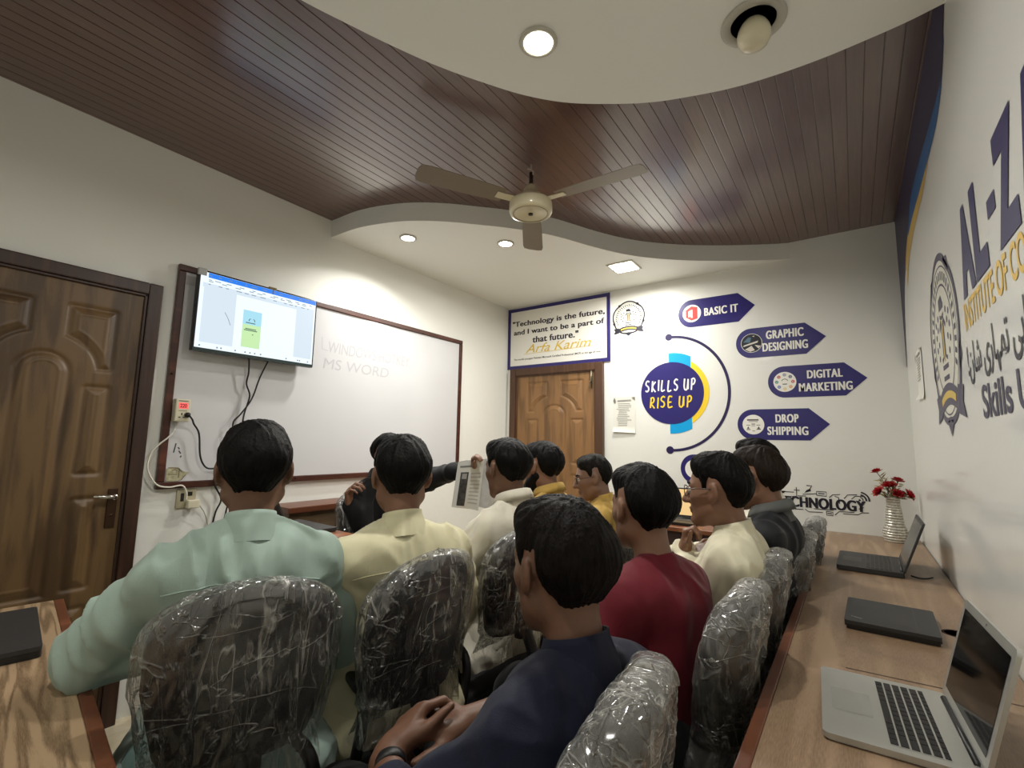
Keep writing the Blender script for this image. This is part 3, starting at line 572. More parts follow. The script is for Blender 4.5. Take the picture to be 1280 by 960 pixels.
# notices
def notice(M, u0, u1, v0, v1, label, curl=.02, lines=13):
    e, EM = wthing('paper_notice', M, (u0 + u1) / 2, (v0 + v1) / 2, label, 'notice')
    nu, nv = 9, 22; V = []
    for j in range(nv):
        for i in range(nu):
            a, b = i / (nu - 1), j / (nv - 1); w = .003 + curl * max(0, .16 - b) ** 2 / .0256 * (1 - .6 * a) + .004 * max(0, b - .9) * 10 * (1 - abs(2 * a - 1)) * .5
            V.append(EM @ Vector((u0 + a * (u1 - u0), v0 + b * (v1 - v0) + (.012 * (.5 - a) if b < .1 else 0), w)))
    npmesh('sheet', V, gridF(nu, nv), mat('paper_white', (220, 219, 210), rough=.8), e)
    mb = MB(); random.seed(5)
    du = u1 - u0; dv = v1 - v0
    mb.strip([(u0 + .2 * du, v1 - .10 * dv), (u0 + .82 * du, v1 - .09 * dv)], .011, .0062, EM)
    for k in range(lines):
        v = v1 - (.18 + .052 * k) * dv; mb.strip([(u0 + random.uniform(.15, .25) * du, v), (u0 + random.uniform(.6, .85) * du, v)], .0045, .0048, EM)
    mb.build('print', mat('faded_ink', (150, 150, 146)), e)
    mb = MB(); mb.flat([(u0, v1 - .03), (u0 + .02, v1 - .055), (u0 + .026, v1 - .03), (u0 + .012, v1)], .0068, EM); mb.flat([(u1 - .03, v1 - .004), (u1, v1), (u1, v1 - .03)], .0068, EM); mb.build('tape', mat('notice_tape', (120, 118, 108), rough=.4), e)
notice(BACK, -1.665, -1.470, 1.388, 1.686, 'curling white paper notice on the back wall, under the small crest')
# ---------------------------------------------------------------- graphics on the right wall
crest(RIGHT, -2.372, 1.70, .30, 'large round crest with a dark ribbon on the right wall', mat('grey_violet_vinyl', (66, 60, 84), rough=.4))
e, EM = wthing('institute_lettering', RIGHT, -1.5, 1.7, 'large navy and gold institute lettering with an Urdu line on the right wall', 'wall graphic')
NAVY2 = mat('deep_navy_vinyl', (34, 28, 84), rough=.35)
mb = MB(); Z = .0015
def block(l, a, b, zb=1.745, zt=2.008):
    mb.text(l, -a, -b, zb, zt, Z, EM, .05, fat=.006)
block('A', 1.935, 1.765); block('L', 1.745, 1.605); block('Z', 1.487, 1.320); block('A', 1.295, 1.125); mb.flat([(-1.572, 1.852), (-1.495, 1.852), (-1.495, 1.898), (-1.572, 1.898)], Z, EM)
mb.build('name_lettering', NAVY2, e)
mb = MB(); mb.text('INSTITUTE OF COMPUTER', -1.957, -1.02, 1.650, 1.735, Z, EM, .02); mb.build('gold_lettering', mat('amber_vinyl', (226, 188, 84), rough=.4), e)
mb = MB(); mb.text('!\uFEE5\uFE8E\uFEB7 \uFBFC\uFEAD\uFE8E\uFBA9\uFEE4\uFE97 \uFBFD\uFE91\uFE8E\uFBFF\uFEE3\uFE8E\uFB90', -1.978, -1.20, 1.480, 1.610, Z, EM, .012); mb.build('urdu_lettering', INK, e)
mb = MB(); mb.text('Skills Up', -1.832, -1.30, 1.350, 1.470, Z, EM, .02); mb.build('skills_lettering', mat('slate_vinyl', (52, 48, 78), rough=.4), e)
# sweeping corner stripes
e, EM = wthing('corner_stripe', RIGHT, -2.9, 2.6, 'navy, blue and gold sweeping stripe along the top of the right wall', 'wall graphic')
def sweep(name, pts, base, m, z):
    P = curve(pts, 6); MB().flat([(-a, b) for a, b in P] + [(-a, b) for a, b in base], z, EM).build(name, m, e)
T = ZW - .001
sweep('gold_stripe', [(2.20, 2.455), (2.44, 2.395), (2.60, 2.375), (2.79, 2.365), (3.03, 2.345), (3.25, 2.30), (3.40, 2.2)], [(3.40, 2.4), (2.2, 2.6)], mat('ochre_vinyl', (196, 164, 84), rough=.4), .0012)
sweep('blue_stripe', [(1.86, 2.56), (1.95, 2.485), (2.02, 2.45), (2.13, 2.425), (2.37, 2.42), (2.70, 2.425), (2.94, 2.43), (3.18, 2.42)], [(3.2, 2.55), (1.86, 2.7)], mat('blue_vinyl', (28, 92, 150), rough=.4), .0016)
sweep('navy_stripe', [(1.80, 2.65), (1.86, 2.58), (1.95, 2.495), (2.24, 2.505), (2.74, 2.535), (2.95, 2.53), (3.08, 2.485), (3.22, 2.43), (3.42, 2.34), (3.62, 2.20), (3.74, 2.0), (3.80, 1.80)], [(YB - .001, 1.80), (YB - .001, T), (1.80, T)], mat('dusky_navy_vinyl', (34, 28, 66), rough=.4), .0020)
notice(RIGHT, -3.30, -3.06, 1.545, 1.80, 'small white notice on the right wall, between the corner and the large crest', .015, 9)
# ---------------------------------------------------------------- desks
M_LAM = wood('laminate_walnut', (122, 98, 76), (158, 132, 106), grain=(9, .8, 5), scale=4.0, rough=.42, dist=1.6, fine=.75)
M_LAM2 = wood('laminate_ash', (108, 86, 62), (166, 140, 110), grain=(1.0, 13, 5), scale=4.0, rough=.42, dist=5.0, fine=.6)
M_EDGE = wood('edge_redbrown', (98, 56, 36), (130, 78, 52), grain=(4, 1, 4), scale=7, rough=.35, dist=1.5)
M_CARC = wood('carcass_brown', (62, 44, 32), (88, 64, 46), grain=(5, 5, .8), scale=5, rough=.5, dist=1.6)
M_FDESK = wood('front_desk_wood', (120, 72, 46), (158, 102, 68), grain=(4, 1, 4), scale=6, rough=.38, dist=1.6)
def desk(name, loc, rz, lx, ly, h, label, front='x-', top=None, edge=None, carc=None, t=.028):
    """Table top with an edging strip on one long side, two end panels and a modesty panel; corner at the origin, spans lx by ly."""
    e = empty(name, loc, rz, label, 'desk'); top = top or M_LAM; edge = edge or M_EDGE; carc = carc or M_CARC
    s = .024
    if front == 'x-':
        MB().box((s, 0, h - t), (lx, ly, h), .002, 1).build('worktop', top, e); MB().box((0, 0, h - t - .012), (s, ly, h + .0005), .003, 2).build('edge_strip', edge, e)
        for y in (.03, ly - .06): MB().box((.06, y, 0), (lx - .02, y + .022, h - t - .001), .002, 1).build('end_panel', carc, e)
        MB().box((lx - .09, .055, .25), (lx - .07, ly - .065, h - t - .001), .002, 1).build('modesty_panel', carc, e)
    else:
        MB().box((0, 0, h - t), (lx, ly - s, h), .002, 1).build('worktop', top, e); MB().box((0, ly - s, h - t - .012), (lx, ly, h + .0005), .003, 2).build('edge_strip', edge, e)
        for x in (.03, lx - .06): MB().box((x, .02, 0), (x + .022, ly - .06, h - t - .001), .002, 1).build('end_panel', carc, e)
        MB().box((.055, .07, .25), (lx - .065, .09, h - t - .001), .002, 1).build('modesty_panel', carc, e)
    return e
d1 = desk('side_desk', (-.197, .30, 0), 0, XR - .004 + .197, YB - .306, .75, 'long brown laminate desk along the right wall carrying the flower vase')
mb = MB()
mb.strip([(.150, 1.205), (.34, 1.219), (.49, 1.227)], .004, .7505); mb.build('seam', mat('seam_dark', (52, 36, 26)), d1)
mb = MB(); mb.lathe([(.030, .7503), (.034, .7512), (.036, .7503)], c=(.416, 1.68, 0), n=24); mb.lathe([(0, .7506), (.030, .7506)], c=(.416, 1.68, 0), n=24); mb.build('cable_hole', mat('hole_brown', (40, 24, 14), rough=.8), d1)
ang = math.atan2(-.161, 1.148)
p0 = Vector((-2.148, .477, 0)); off = Matrix.Rotation(ang, 4, 'Z') @ Vector((0, .58, 0))
d2 = desk('corner_desk', p0 - off, ang, 1.62, .58, .75, 'light brown laminate desk with a red-brown edge under the mint shirt elbow', 'y+', M_LAM2)
mb = MB(); mb.flat([(1.165, .557), (1.185, .5795), (1.20, .5795), (1.175, .557)], .7512); mb.build('worn_spot', mat('worn_edge', (196, 150, 100), rough=.5), d2)
# presenter's desk and the counter along the left wall
desk('presenter_desk', (-2.46, 1.00, 0), 0, .55, .435, .85, 'red-brown front desk carrying the open laptop in front of the board', 'x-', M_FDESK, M_EDGE, M_CARC)
e = empty('wall_counter', (XL + .02, 1.46, 0), 0, 'low wooden counter with a red-brown ledge along the wall under the board', 'counter')
MB().box((0, 0, .872), (.235, 1.0, .905), .005, 2).build('ledge', M_EDGE, e); MB().box((.02, .02, 0), (.205, .98, .873), .002, 1).build('body', wood('counter_panel', (104, 84, 62), (136, 112, 86), grain=(5, 5, .8), scale=5, rough=.5, dist=1.6), e)
desk('back_desk', (-1.36, YB - .56, 0), 0, .80, .55, .75, 'small dark desk against the back wall carrying the laptop with an orange screen', 'x-', M_FDESK, M_EDGE, mat('dark_panel', (58, 40, 40), rough=.5))
# ---------------------------------------------------------------- laptops (x = away from the user, y = sideways)
M_ALU = mat('aluminium', (190, 190, 184), rough=.34, metal=.65); M_KEY = mat('key_black', (16, 16, 17), rough=.45); M_GLASS = mat('screen_off', (6, 7, 8), rough=.07, spec=.5)
M_GRAPH = mat('graphite_plastic', (42, 42, 43), rough=.5, bump=.05, bscale=300); M_DARKP = mat('black_plastic', (20, 20, 21), rough=.4)
def rrect(x0, x1, y0, y1, r, n=6):
    p = []
    for cx, cy, a in ((x1 - r, y1 - r, 0), (x0 + r, y1 - r, 90), (x0 + r, y0 + r, 180), (x1 - r, y0 + r, 270)): p += [(cx + r * cos(radians(a + 90 * i / n)), cy + r * sin(radians(a + 90 * i / n))) for i in range(n + 1)]
    return p
def open_laptop(name, loc, rz, depth, width, lid_deg, lid_h, body, keys, label, screen, th=.014, bez=.014, bezm=None, logo=False):
    e = empty(name, loc, rz, label, 'laptop'); w = width / 2
    mb = MB(); mb.prism(rrect(.004, depth, -w + .003, w - .003, .012), .001, .004); mb.prism(rrect(0, depth, -w, w, .012), .004, th); b = mb.build('base', body, e)
    ky0, ky1 = -w + .022, w - .022; kx0, kx1 = depth * .45, depth - .035
    mb = MB(); mb.flat([(kx0 - .002, ky0 - .002), (kx1 + .002, ky0 - .002), (kx1 + .002, ky1 + .002), (kx0 - .002, ky1 + .002)], th + .0003)
    mb.build('keyboard_well', body if body is M_ALU else M_DARKP, b)
    mb = MB(); rows = 6; pit = (kx1 - kx0) / rows
    for r in range(rows):
        xa = kx0 + r * pit; nk = [10, 12, 13, 14, 14, 15][r]; y = ky0; tot = ky1 - ky0
        wid = [1.0] * nk
        if r == 0: wid = [1, 1, 1, 1.2, 5.2, 1.2, 1, 1, 1, 1]
        elif r == 1: wid[0] = 2.1; wid[-1] = 2.1
        elif r == 2: wid[0] = 1.8; wid[-1] = 1.8
        elif r in (3, 4): wid[-1 if r == 4 else 0] = 1.5
        f = tot / sum(wid)
        for q in wid: mb.box((xa + .0012, y + .0012, th), (xa + pit * (.95 if r < 5 else .7) - .0012, y + q * f - .0012, th + .0016), .0005, 1); y += q * f
    mb.build('keyboard', keys, b)
    mb = MB(); mb.flat(rrect(depth * .08, depth * .38, -.052, .052, .004), th + .0003); mb.build('trackpad', mat('trackpad', (172, 172, 167), rough=.4, metal=.5) if body is M_ALU else M_DARKP, b)
    mb = MB(); mb.tube([(depth - .006, -w + .03, th), (depth - .006, w - .03, th)], .006, 10); mb.build('hinge', M_DARKP, b)
    a = radians(lid_deg); T = Matrix.Translation((depth - .004, 0, th + .001)) @ Matrix.Rotation(a - pi / 2, 4, 'Y') @ Matrix(((0, 0, 1, 0), (1, 0, 0, 0), (0, 1, 0, 0), (0, 0, 0, 1)))
    # lid frame: u along y, v up the lid, w out of the back (x)
    mb = MB(); mb.prism(rrect(-w, w, 0, lid_h, .010), 0, .007, T); l = mb.build('lid', body, e)
    if bezm: MB().flat(rrect(-w + .004, w - .004, .004, lid_h - .004, .007), -.0004, T).build('bezel', bezm, l)
    mb = MB(); mb.flat(rrect(-w + bez, w - bez, .022, lid_h - bez, .002), -.0008, T); mb.build('screen', screen, l)
    mb = MB(); mb.lathe([(0, -.001), (.002, -.001)], M=T @ Matrix.Translation((0, lid_h - bez / 2, 0)), n=10); mb.build('webcam', M_DARKP, l)
    return e
open_laptop('open_laptop', (-.086, 1.283, .7502), radians(3.2), .226, .318, 104.5, .212, M_ALU, M_KEY, 'open silver laptop with black keys, nearest the camera on the right desk', M_GLASS, bez=.017)
open_laptop('open_laptop', (-.090, 2.838, .7502), radians(-1), .238, .372, 110, .225, M_GRAPH, M_KEY, 'open black laptop on the right desk in front of the flower vase', mat('screen_dim', (60, 60, 58), rough=.25), th=.022, bez=.014, bezm=M_DARKP)
open_laptop('open_laptop', (-2.20, 1.42, .8502), radians(-91), .235, .34, 115, .215, M_GRAPH, M_KEY, 'open grey laptop on the presenter desk beside the mint shirt shoulder', M_GLASS, th=.02, bezm=M_DARKP)
open_laptop('open_laptop', (-1.06, 3.34, .7502), radians(90), .225, .34, 104, .215, M_DARKP, M_KEY, 'open dark laptop with a glowing orange screen on the back desk', mat('screen_peach', (6, 5, 4), emit=(246, 206, 140), estr=.95), th=.02, bez=.010, bezm=M_DARKP)
# closed dark laptops
def closed_laptop(loc, rz, lx, ly, label):
    e = empty('closed_laptop', loc, rz, label, 'laptop')
    mb = MB(); mb.prism(rrect(-lx / 2 + .004, lx / 2 - .004, -ly / 2 + .004, ly / 2 - .004, .008), .001, .012); mb.prism(rrect(-lx / 2, lx / 2, -ly / 2, ly / 2, .008), .010, .016); b = mb.build('base', M_DARKP, e)
    mb = MB(); mb.prism(rrect(-lx / 2, lx / 2, -ly / 2, ly / 2, .008), .0165, .026); l = mb.build('lid', M_GRAPH, e)
    mb = MB(); mb.box((lx / 2 - .052, -ly / 2 + .002, .0259), (lx / 2 - .050, ly / 2 - .002, .0264)); mb.build('lid_groove', M_DARKP, l)
    mb = MB(); mb.text('lenovo', -.014, .014, -.003, .004, .0264, Matrix.Translation((-lx / 2 + .03, -ly / 2 + .045, 0)) @ Matrix.Rotation(radians(-20), 4, 'Z'), .03); mb.build('badge', M_CHROME, l)
    return e
closed_laptop((.062, 1.955, .7502), radians(-1.5), .222, .275, 'closed dark laptop with a small silver badge lying on the right desk')
dl = Matrix.Rotation(ang, 4, 'Z')
e = empty('closed_laptop', Vector((-1.62, .338, .7502)) - (dl @ Vector((.20, .135, 0))) , ang, 'closed black laptop lying on the corner desk by the dark door', 'laptop')
mb = MB(); mb.prism(rrect(-.19, .19, -.13, .13, .010), .001, .016); mb.build('base', M_DARKP, e)
mb = MB(); mb.prism(rrect(-.19, .19, -.13, .13, .010), .0165, .027); l = mb.build('lid', M_GRAPH, e)
mb = MB(); mb.flat([(.08, -.02), (.14, -.02), (.14, .02), (.08, .02)], .0273); mb.build('badge', mat('dull_badge', (62, 60, 58), rough=.4), l)
# charger lead behind the far laptop
P = curve([(.168, 2.70, .757), (.185, 2.685, .756), (.205, 2.68, .756), (.225, 2.70, .756), (.24, 2.73, .756)], 6)
mb = MB(); mb.tube(P, .0035, 8); tag(mb.build('laptop_lead', M_BLK), 'short black lead lying behind the far open laptop', 'cable')
# ---------------------------------------------------------------- vase of red flowers
V0 = Vector((.172, 3.66, .7502))
M_VASE = mat('woven_silver', (196, 192, 180), rough=.32, metal=.35, noise=.25, nscale=120)
v = empty('flower_vase', V0, 0, 'woven silver vase standing in the far corner of the right desk', 'vase')
prof = []
for i in range(100):
    t = i / 99; z = .262 * t; r = .050 + .012 * sin(min(t / .35, 1) * pi) * (1 if t < .35 else 1) - .022 * max(0, (t - .2) / .8) ** 1.1 + .006 * max(0, (t - .85) / .15)
    prof.append((r + .0022 * sin(t * 2 * pi * 17), z))
random.seed(2); ph = [random.uniform(0, 6) for _ in range(100)]
mb = MB(); mb.lathe([(0, 0)] + prof + [(prof[-1][0] - .006, .262), (prof[-1][0] - .01, .20), (0, .20)], n=64, fn=lambda a, j: 1 + .018 * sin(a * 13 + ph[(j // 3) % 100] * 3)); mb.build('vessel', M_VASE, v)
mb = MB()
for k in range(17): mb.lathe([(prof[min(99, int((k + .75) * 99 / 17))][0] + .0006, .262 * (k + .70) / 17), (prof[min(99, int((k + .75) * 99 / 17))][0] + .0012, .262 * (k + .75) / 17), (prof[min(99, int((k + .75) * 99 / 17))][0] + .0006, .262 * (k + .80) / 17)], n=48)
mb.build('dark_weave', mat('weave_dark', (74, 68, 58), rough=.5), v)
M_STEM = mat('flower_stem', (92, 92, 52), rough=.6); M_PETAL = mat('flower_red', (170, 22, 34), rough=.55, noise=.35, nscale=150); M_LEAF = mat('leaf_pale', (150, 142, 96), rough=.6)
def flower(dx, dy, dz, r, n):
    tip = V0 + Vector((dx, dy, .262 + dz)); b = V0 + Vector((dx * .12, dy * .12, .24))
    e = empty('red_flower', b, 0, n, 'flower', 'red flowers in the vase'); d = tip - b
    MB().tube(curve([(0, 0, 0), tuple(d * .5 + Vector((0, 0, .02))), tuple(d)], 5), .0022, 6).build('stem', M_STEM, e)
    mb = MB(); ax = d.normalized(); q = ax.to_track_quat('Z', 'Y').to_matrix().to_4x4()
    for ring, (cnt, tilt, s) in enumerate(((7, 75, 1.0), (6, 50, .9), (5, 25, .75), (3, 8, .6))):
        for k in range(cnt):
            a = 2 * pi * k / cnt + ring * .5; M = Matrix.Translation(d) @ q @ Matrix.Rotation(a, 4, 'Z') @ Matrix.Rotation(radians(tilt), 4, 'Y')
            pv = []
            for j in range(6):
                for i in range(5):
                    t = j / 5; w = sin(pi * min(.12 + .86 * t, 1)) * r * s * .62; u = (i / 2 - 1); pv.append(M @ Vector((u * u * -.25 * w + .0, u * w, t * r * s * 1.15)))
            mb.add(pv, [tuple(f) for f in gridF(5, 6)], True)
    mb.build('bloom', M_PETAL, e)
    mb = MB(); rr = random.Random(int(dx * 1000))
    for k in range(14):
        t = rr.uniform(.3, .9); p = d * t; dr = Vector((rr.uniform(-1, 1), rr.uniform(-1, 1), rr.uniform(-.2, .8))).normalized(); l = rr.uniform(.03, .06); s = dr.orthogonal().normalized() * .006
        mb.add([p, p + dr * l * .5 + s, p + dr * l, p + dr * l * .5 - s], [(0, 1, 2, 3)])
    mb.build('leaf', M_LEAF, e)
for f in ((-.065, .0, .135, 0.034, 'single red flower standing highest above the vase'), (.03, .03, .085, 0.034, 'red flower at the upper right of the bunch in the vase'), (-.012, -.02, .055, .042, 'large red flower in the middle of the bunch in the vase'), (-.062, -.03, .020, .036, 'red flower drooping on the left of the bunch in the vase'), (.018, -.03, .015, .034, 'red flower low over the rim of the vase'), (.070, -.02, .012, .036, 'red flower low on the right side beside the wall'), (.048, .01, .016, .022, 'small red flower tucked between the two low ones by the wall')): flower(*f)
# ---------------------------------------------------------------- wrapped office chairs (x = the way the sitter faces)
M_SEAT = mat('chair_fabric', (26, 26, 28), rough=.8, bump=.3, bscale=500); M_CHP = mat('chair_plastic', (20, 20, 21), rough=.45)
def film_mat(name, seed, white=.75, base=.02, haze=.11):
    m = bpy.data.materials.new(name); m.use_nodes = True; nt = m.node_tree; N = nt.nodes.new; L = nt.links.new
    nt.nodes.remove(nt.nodes['Principled BSDF']); out = nt.nodes['Material Output']
    tc = N('ShaderNodeTexCoord'); mp = N('ShaderNodeMapping'); mp.inputs['Scale'].default_value = (1, 1, .45); mp.inputs['Location'].default_value = (seed, seed * 2, 0); mp.inputs['Rotation'].default_value = (radians(25), 0, 0); L(tc.outputs['Object'], mp.inputs['Vector'])
    def crease(scale, width, loc, sc):
        mp = N('ShaderNodeMapping'); mp.inputs['Scale'].default_value = sc; mp.inputs['Location'].default_value = (loc + seed, loc * 2, seed); mp.inputs['Rotation'].default_value = (radians(loc * 40), radians(10), 0); L(tc.outputs['Object'], mp.inputs['Vector'])
        n = N('ShaderNodeTexNoise'); n.inputs['Scale'].default_value = scale; n.inputs['Detail'].default_value = 3; n.inputs['Distortion'].default_value = .6; L(mp.outputs['Vector'], n.inputs['Vector'])
        sb = N('ShaderNodeMath'); sb.operation = 'SUBTRACT'; sb.inputs[1].default_value = .5; L(n.outputs['Fac'], sb.inputs[0]); ab = N('ShaderNodeMath'); ab.operation = 'ABSOLUTE'; L(sb.outputs[0], ab.inputs[0])
        mr = N('ShaderNodeMapRange'); mr.inputs['From Min'].default_value = 0; mr.inputs['From Max'].default_value = width; mr.inputs['To Min'].default_value = 1; mr.inputs['To Max'].default_value = 0; L(ab.outputs[0], mr.inputs['Value']); return mr.outputs[0], n.outputs['Fac']
    c1, n1 = crease(7, .020, .3, (1, 1.8, .45)); c2, n2 = crease(20, .040, 1.1, (1, 1.5, .4)); c3, n3 = crease(6, .010, 2.0, (1, .4, 1.6))
    a1 = N('ShaderNodeMath'); a1.operation = 'MULTIPLY_ADD'; a1.inputs[1].default_value = .55; L(c2, a1.inputs[0]); L(c1, a1.inputs[2])
    a2 = N('ShaderNodeMath'); a2.operation = 'ADD'; L(a1.outputs[0], a2.inputs[0]); L(c3, a2.inputs[1])
    r = N('ShaderNodeMapRange'); r.inputs['From Max'].default_value = 1.6; r.inputs['To Min'].default_value = base; r.inputs['To Max'].default_value = white; L(a2.outputs[0], r.inputs['Value'])
    n = a2
    lf = N('ShaderNodeTexNoise'); lf.inputs['Scale'].default_value = 5; lf.inputs['Detail'].default_value = 2; L(tc.outputs['Object'], lf.inputs['Vector'])
    sz = N('ShaderNodeSeparateXYZ'); L(tc.outputs['Object'], sz.inputs[0]); zr = N('ShaderNodeMapRange'); zr.inputs['From Min'].default_value = .72; zr.inputs['From Max'].default_value = 1.0; zr.inputs['To Min'].default_value = -.12; zr.inputs['To Max'].default_value = .22; L(sz.outputs['Z'], zr.inputs['Value'])
    lz = N('ShaderNodeMath'); lz.operation = 'ADD'; L(lf.outputs['Fac'], lz.inputs[0]); L(zr.outputs[0], lz.inputs[1])
    lr = N('ShaderNodeMapRange'); lr.inputs['From Min'].default_value = .38; lr.inputs['From Max'].default_value = .72; lr.inputs['To Min'].default_value = .18; lr.inputs['To Max'].default_value = 1.0; L(lz.outputs[0], lr.inputs['Value'])
    ml = N('ShaderNodeMath'); ml.operation = 'MULTIPLY'; L(r.outputs[0], ml.inputs[0]); L(lr.outputs[0], ml.inputs[1]); hb = N('ShaderNodeMath'); hb.operation = 'MULTIPLY_ADD'; hb.inputs[1].default_value = haze; L(lr.outputs[0], hb.inputs[0]); L(ml.outputs[0], hb.inputs[2]); r = hb
    bp = N('ShaderNodeBump'); bp.inputs['Strength'].default_value = .6; bp.inputs['Distance'].default_value = .008; L(n.outputs[0], bp.inputs['Height'])
    tr = N('ShaderNodeBsdfTransparent'); tr.inputs[0].default_value = (.93, .93, .92, 1)
    df = N('ShaderNodeBsdfDiffuse'); df.inputs[0].default_value = (.72, .71, .67, 1); L(bp.outputs['Normal'], df.inputs['Normal'])
    gl = N('ShaderNodeBsdfGlossy'); gl.inputs['Roughness'].default_value = .17; gl.inputs[0].default_value = (1, 1, 1, 1); L(bp.outputs['Normal'], gl.inputs['Normal'])
    lw = N('ShaderNodeLayerWeight'); lw.inputs['Blend'].default_value = .28; L(bp.outputs['Normal'], lw.inputs['Normal'])
    cl = N('ShaderNodeMath'); cl.operation = 'MULTIPLY_ADD'; cl.inputs[1].default_value = .75; cl.inputs[2].default_value = .06; cl.use_clamp = True; L(lw.outputs['Fresnel'], cl.inputs[0])
    m1 = N('ShaderNodeMixShader'); L(r.outputs[0], m1.inputs[0]); L(tr.outputs[0], m1.inputs[1]); L(df.outputs[0], m1.inputs[2])
    m2 = N('ShaderNodeMixShader'); L(cl.outputs[0], m2.inputs[0]); L(m1.outputs[0], m2.inputs[1]); L(gl.outputs[0], m2.inputs[2])
    L(m2.outputs[0], out.inputs['Surface']); return m
M_FILM = film_mat('clear_film', 0.0); M_FILM2 = film_mat('layered_film', 4.0, .85, .05, .20)
BW, BZ0, BZ1, BT, REC = .172, .650, .990, .036, radians(9)     # back half width, bottom, top, half thickness, recline
def back_pt(y, z, w):
    """Point of the backrest: y across, z up, w out of the rear face; the pad is hollowed towards the sitter and leans back."""
    x = -.215 - w + .10 * (y / BW) ** 2 * .35
    t = z - BZ0; return (x - t * sin(REC), y, BZ0 + t * cos(REC))
def outline(v):
    """Half width of the back at height fraction v (rounded top, waist towards the foot)."""
    top = max(0.0, 1 - max(0, (v - .66) / .34) ** 2.6) ** .5; low = .80 + .20 * min(1, v / .45)
    return BW * top * low * (1 if v > .06 else .9 + .1 * v / .06)
def shell(off, v0, nu, nv, seed=0, amp=0.0, flare=0.0):
    V = []; rows = [(v0 + (1 - v0) * (1 - (1 - t) ** 1.6), 0.0) for t in np.linspace(0, 1, nv)] + [(1.0, p) for p in np.linspace(0, pi / 2, 9)[1:]]
    for v, ph in rows:
        vv = min(max(v, 0), 1); xt = max(0.0, (vv - .66) / .34); hw = outline(vv) + off * max(0, 1 - xt ** 4) ** .5 * cos(ph) + 1e-4; z = BZ0 + (BZ1 - BZ0) * v + off * (xt ** 2 + .5 * sin(ph))
        fl = flare * max(0, -v + .15)
        th = BT * max(0, 1 - max(0, (vv - .70) / .30) ** 2.2) ** .5 + off * cos(ph) + 1e-4
        for i in range(nu):
            a = 2 * pi * i / nu; c, s = cos(a), sin(a); e = .55
            V.append(back_pt((hw + fl) * math.copysign(abs(c) ** e, c), z, (th + fl * .7) * math.copysign(abs(s) ** .8, s)))
    nv = len(rows)
    V = np.array(V)
    if amp:
        d = V - np.array(back_pt(0, 0, 0)) * [1, 0, 0] - [0, 0, .8]; g = np.stack([np.sign(-(V[:, 0] + .25 + (V[:, 2] - .6) * .15)), V[:, 1] * 4, np.clip((V[:, 2] - .9) * 4, 0, 1)], 1); g /= np.linalg.norm(g, axis=1, keepdims=True) + 1e-6
        sk = V + np.stack([0 * V[:, 0], .35 * V[:, 2] + .03 * vnoise(V * 9 + seed, seed + 4), .25 * V[:, 1]], 1); r1 = 1 - np.abs(vnoise(sk * [22, 20, 7] + seed, seed)) * 2; r2 = 1 - np.abs(vnoise(sk * [55, 50, 13] + 5 + seed, seed + 1)) * 2; r3 = vnoise(V * [80, 70, 40], seed + 2)
        V = V + g * (amp * (r1 * .55 + r2 * .38 + .12 * r3 + .3))[:, None]
    return V, gridF(nu, nv, True)
ch = empty('office_chair', (0, 0, 0))
V, F = shell(.002, 0.0, 48, 40); back = npmesh('backrest', V, F, M_SEAT, ch)
FILMS = []
for k in range(6):
    V, F = shell(.016, -.20, 170, 140, 3 + 7 * k, .010, .07); o = npmesh('plastic_film', V, F, M_FILM if k < 3 else M_FILM2, back); FILMS.append(o.data)
    if k: bpy.data.objects.remove(o)
mb = MB(); b = bmesh.new(); bmesh.ops.create_cube(b, size=1)
for v in b.verts: v.co = Vector((v.co.x * .46 + .02, v.co.y * .47, v.co.z * .075 + .455))
bmesh.ops.bevel(b, geom=b.edges[:], offset=.032, segments=4, affect='EDGES'); mb.bm(b, True); seat = mb.build('seat', M_SEAT, ch)
mb = MB(); mb.tube(curve([(-.10, 0, .425), (-.20, 0, .42), (-.275, 0, .44), (-.305, 0, .52), (-.275, 0, .60), (-.245, 0, .66)], 5), .020, 10); mb.box((-.262, -.04, .625), (-.228, .04, .67), .010, 2); mb.build('back_bracket', M_CHP, ch)
mb = MB(); mb.lathe([(.028, .10), (.028, .26), (.020, .262), (.020, .40), (.05, .405), (.05, .42), (0, .42)]); mb.build('gas_column', M_CHP, ch)
mb = MB(); mb.box((-.11, -.09, .402), (.11, .09, .424), .006, 2); mb.tube([(.02, -.06, .412), (.02, -.20, .405), (.02, -.25, .412)], .006, 8); mb.build('tilt_mechanism', M_CHP, ch)
mb = MB(); mb.lathe([(.045, .075), (.05, .085), (.045, .125), (.03, .13)])
for k in range(5):
    a = 2 * pi * k / 5 + .3; R = Matrix.Rotation(a, 4, 'Z'); mb.tube([R @ Vector(p) for p in ((.03, 0, .10), (.15, 0, .095), (.27, 0, .072))], [.026, .021, .016], 10)
bs = mb.build('star_base', M_CHP, ch)
for k in range(5):
    a = 2 * pi * k / 5 + .3; R = Matrix.Rotation(a, 4, 'Z') @ Matrix.Translation((.275, 0, .027)) @ Matrix.Rotation(.7 + k, 4, 'Z')
    mb = MB()
    for y in (-.017, .017): mb.lathe([(.012, -.008), (.025, -.008), (.027, -.004), (.027, .004), (.025, .008), (.012, .008)], M=R @ Matrix.Translation((0, y, 0)) @ Matrix.Rotation(pi / 2, 4, 'X'), n=18)
    mb.tube([R @ Vector((0, 0, 0)), R @ Vector((0, 0, .05))], .006, 8); mb.box((-.024, -.008, .018), (.024, .008, .034), .004, 1, R); mb.build('caster', M_CHP, bs)
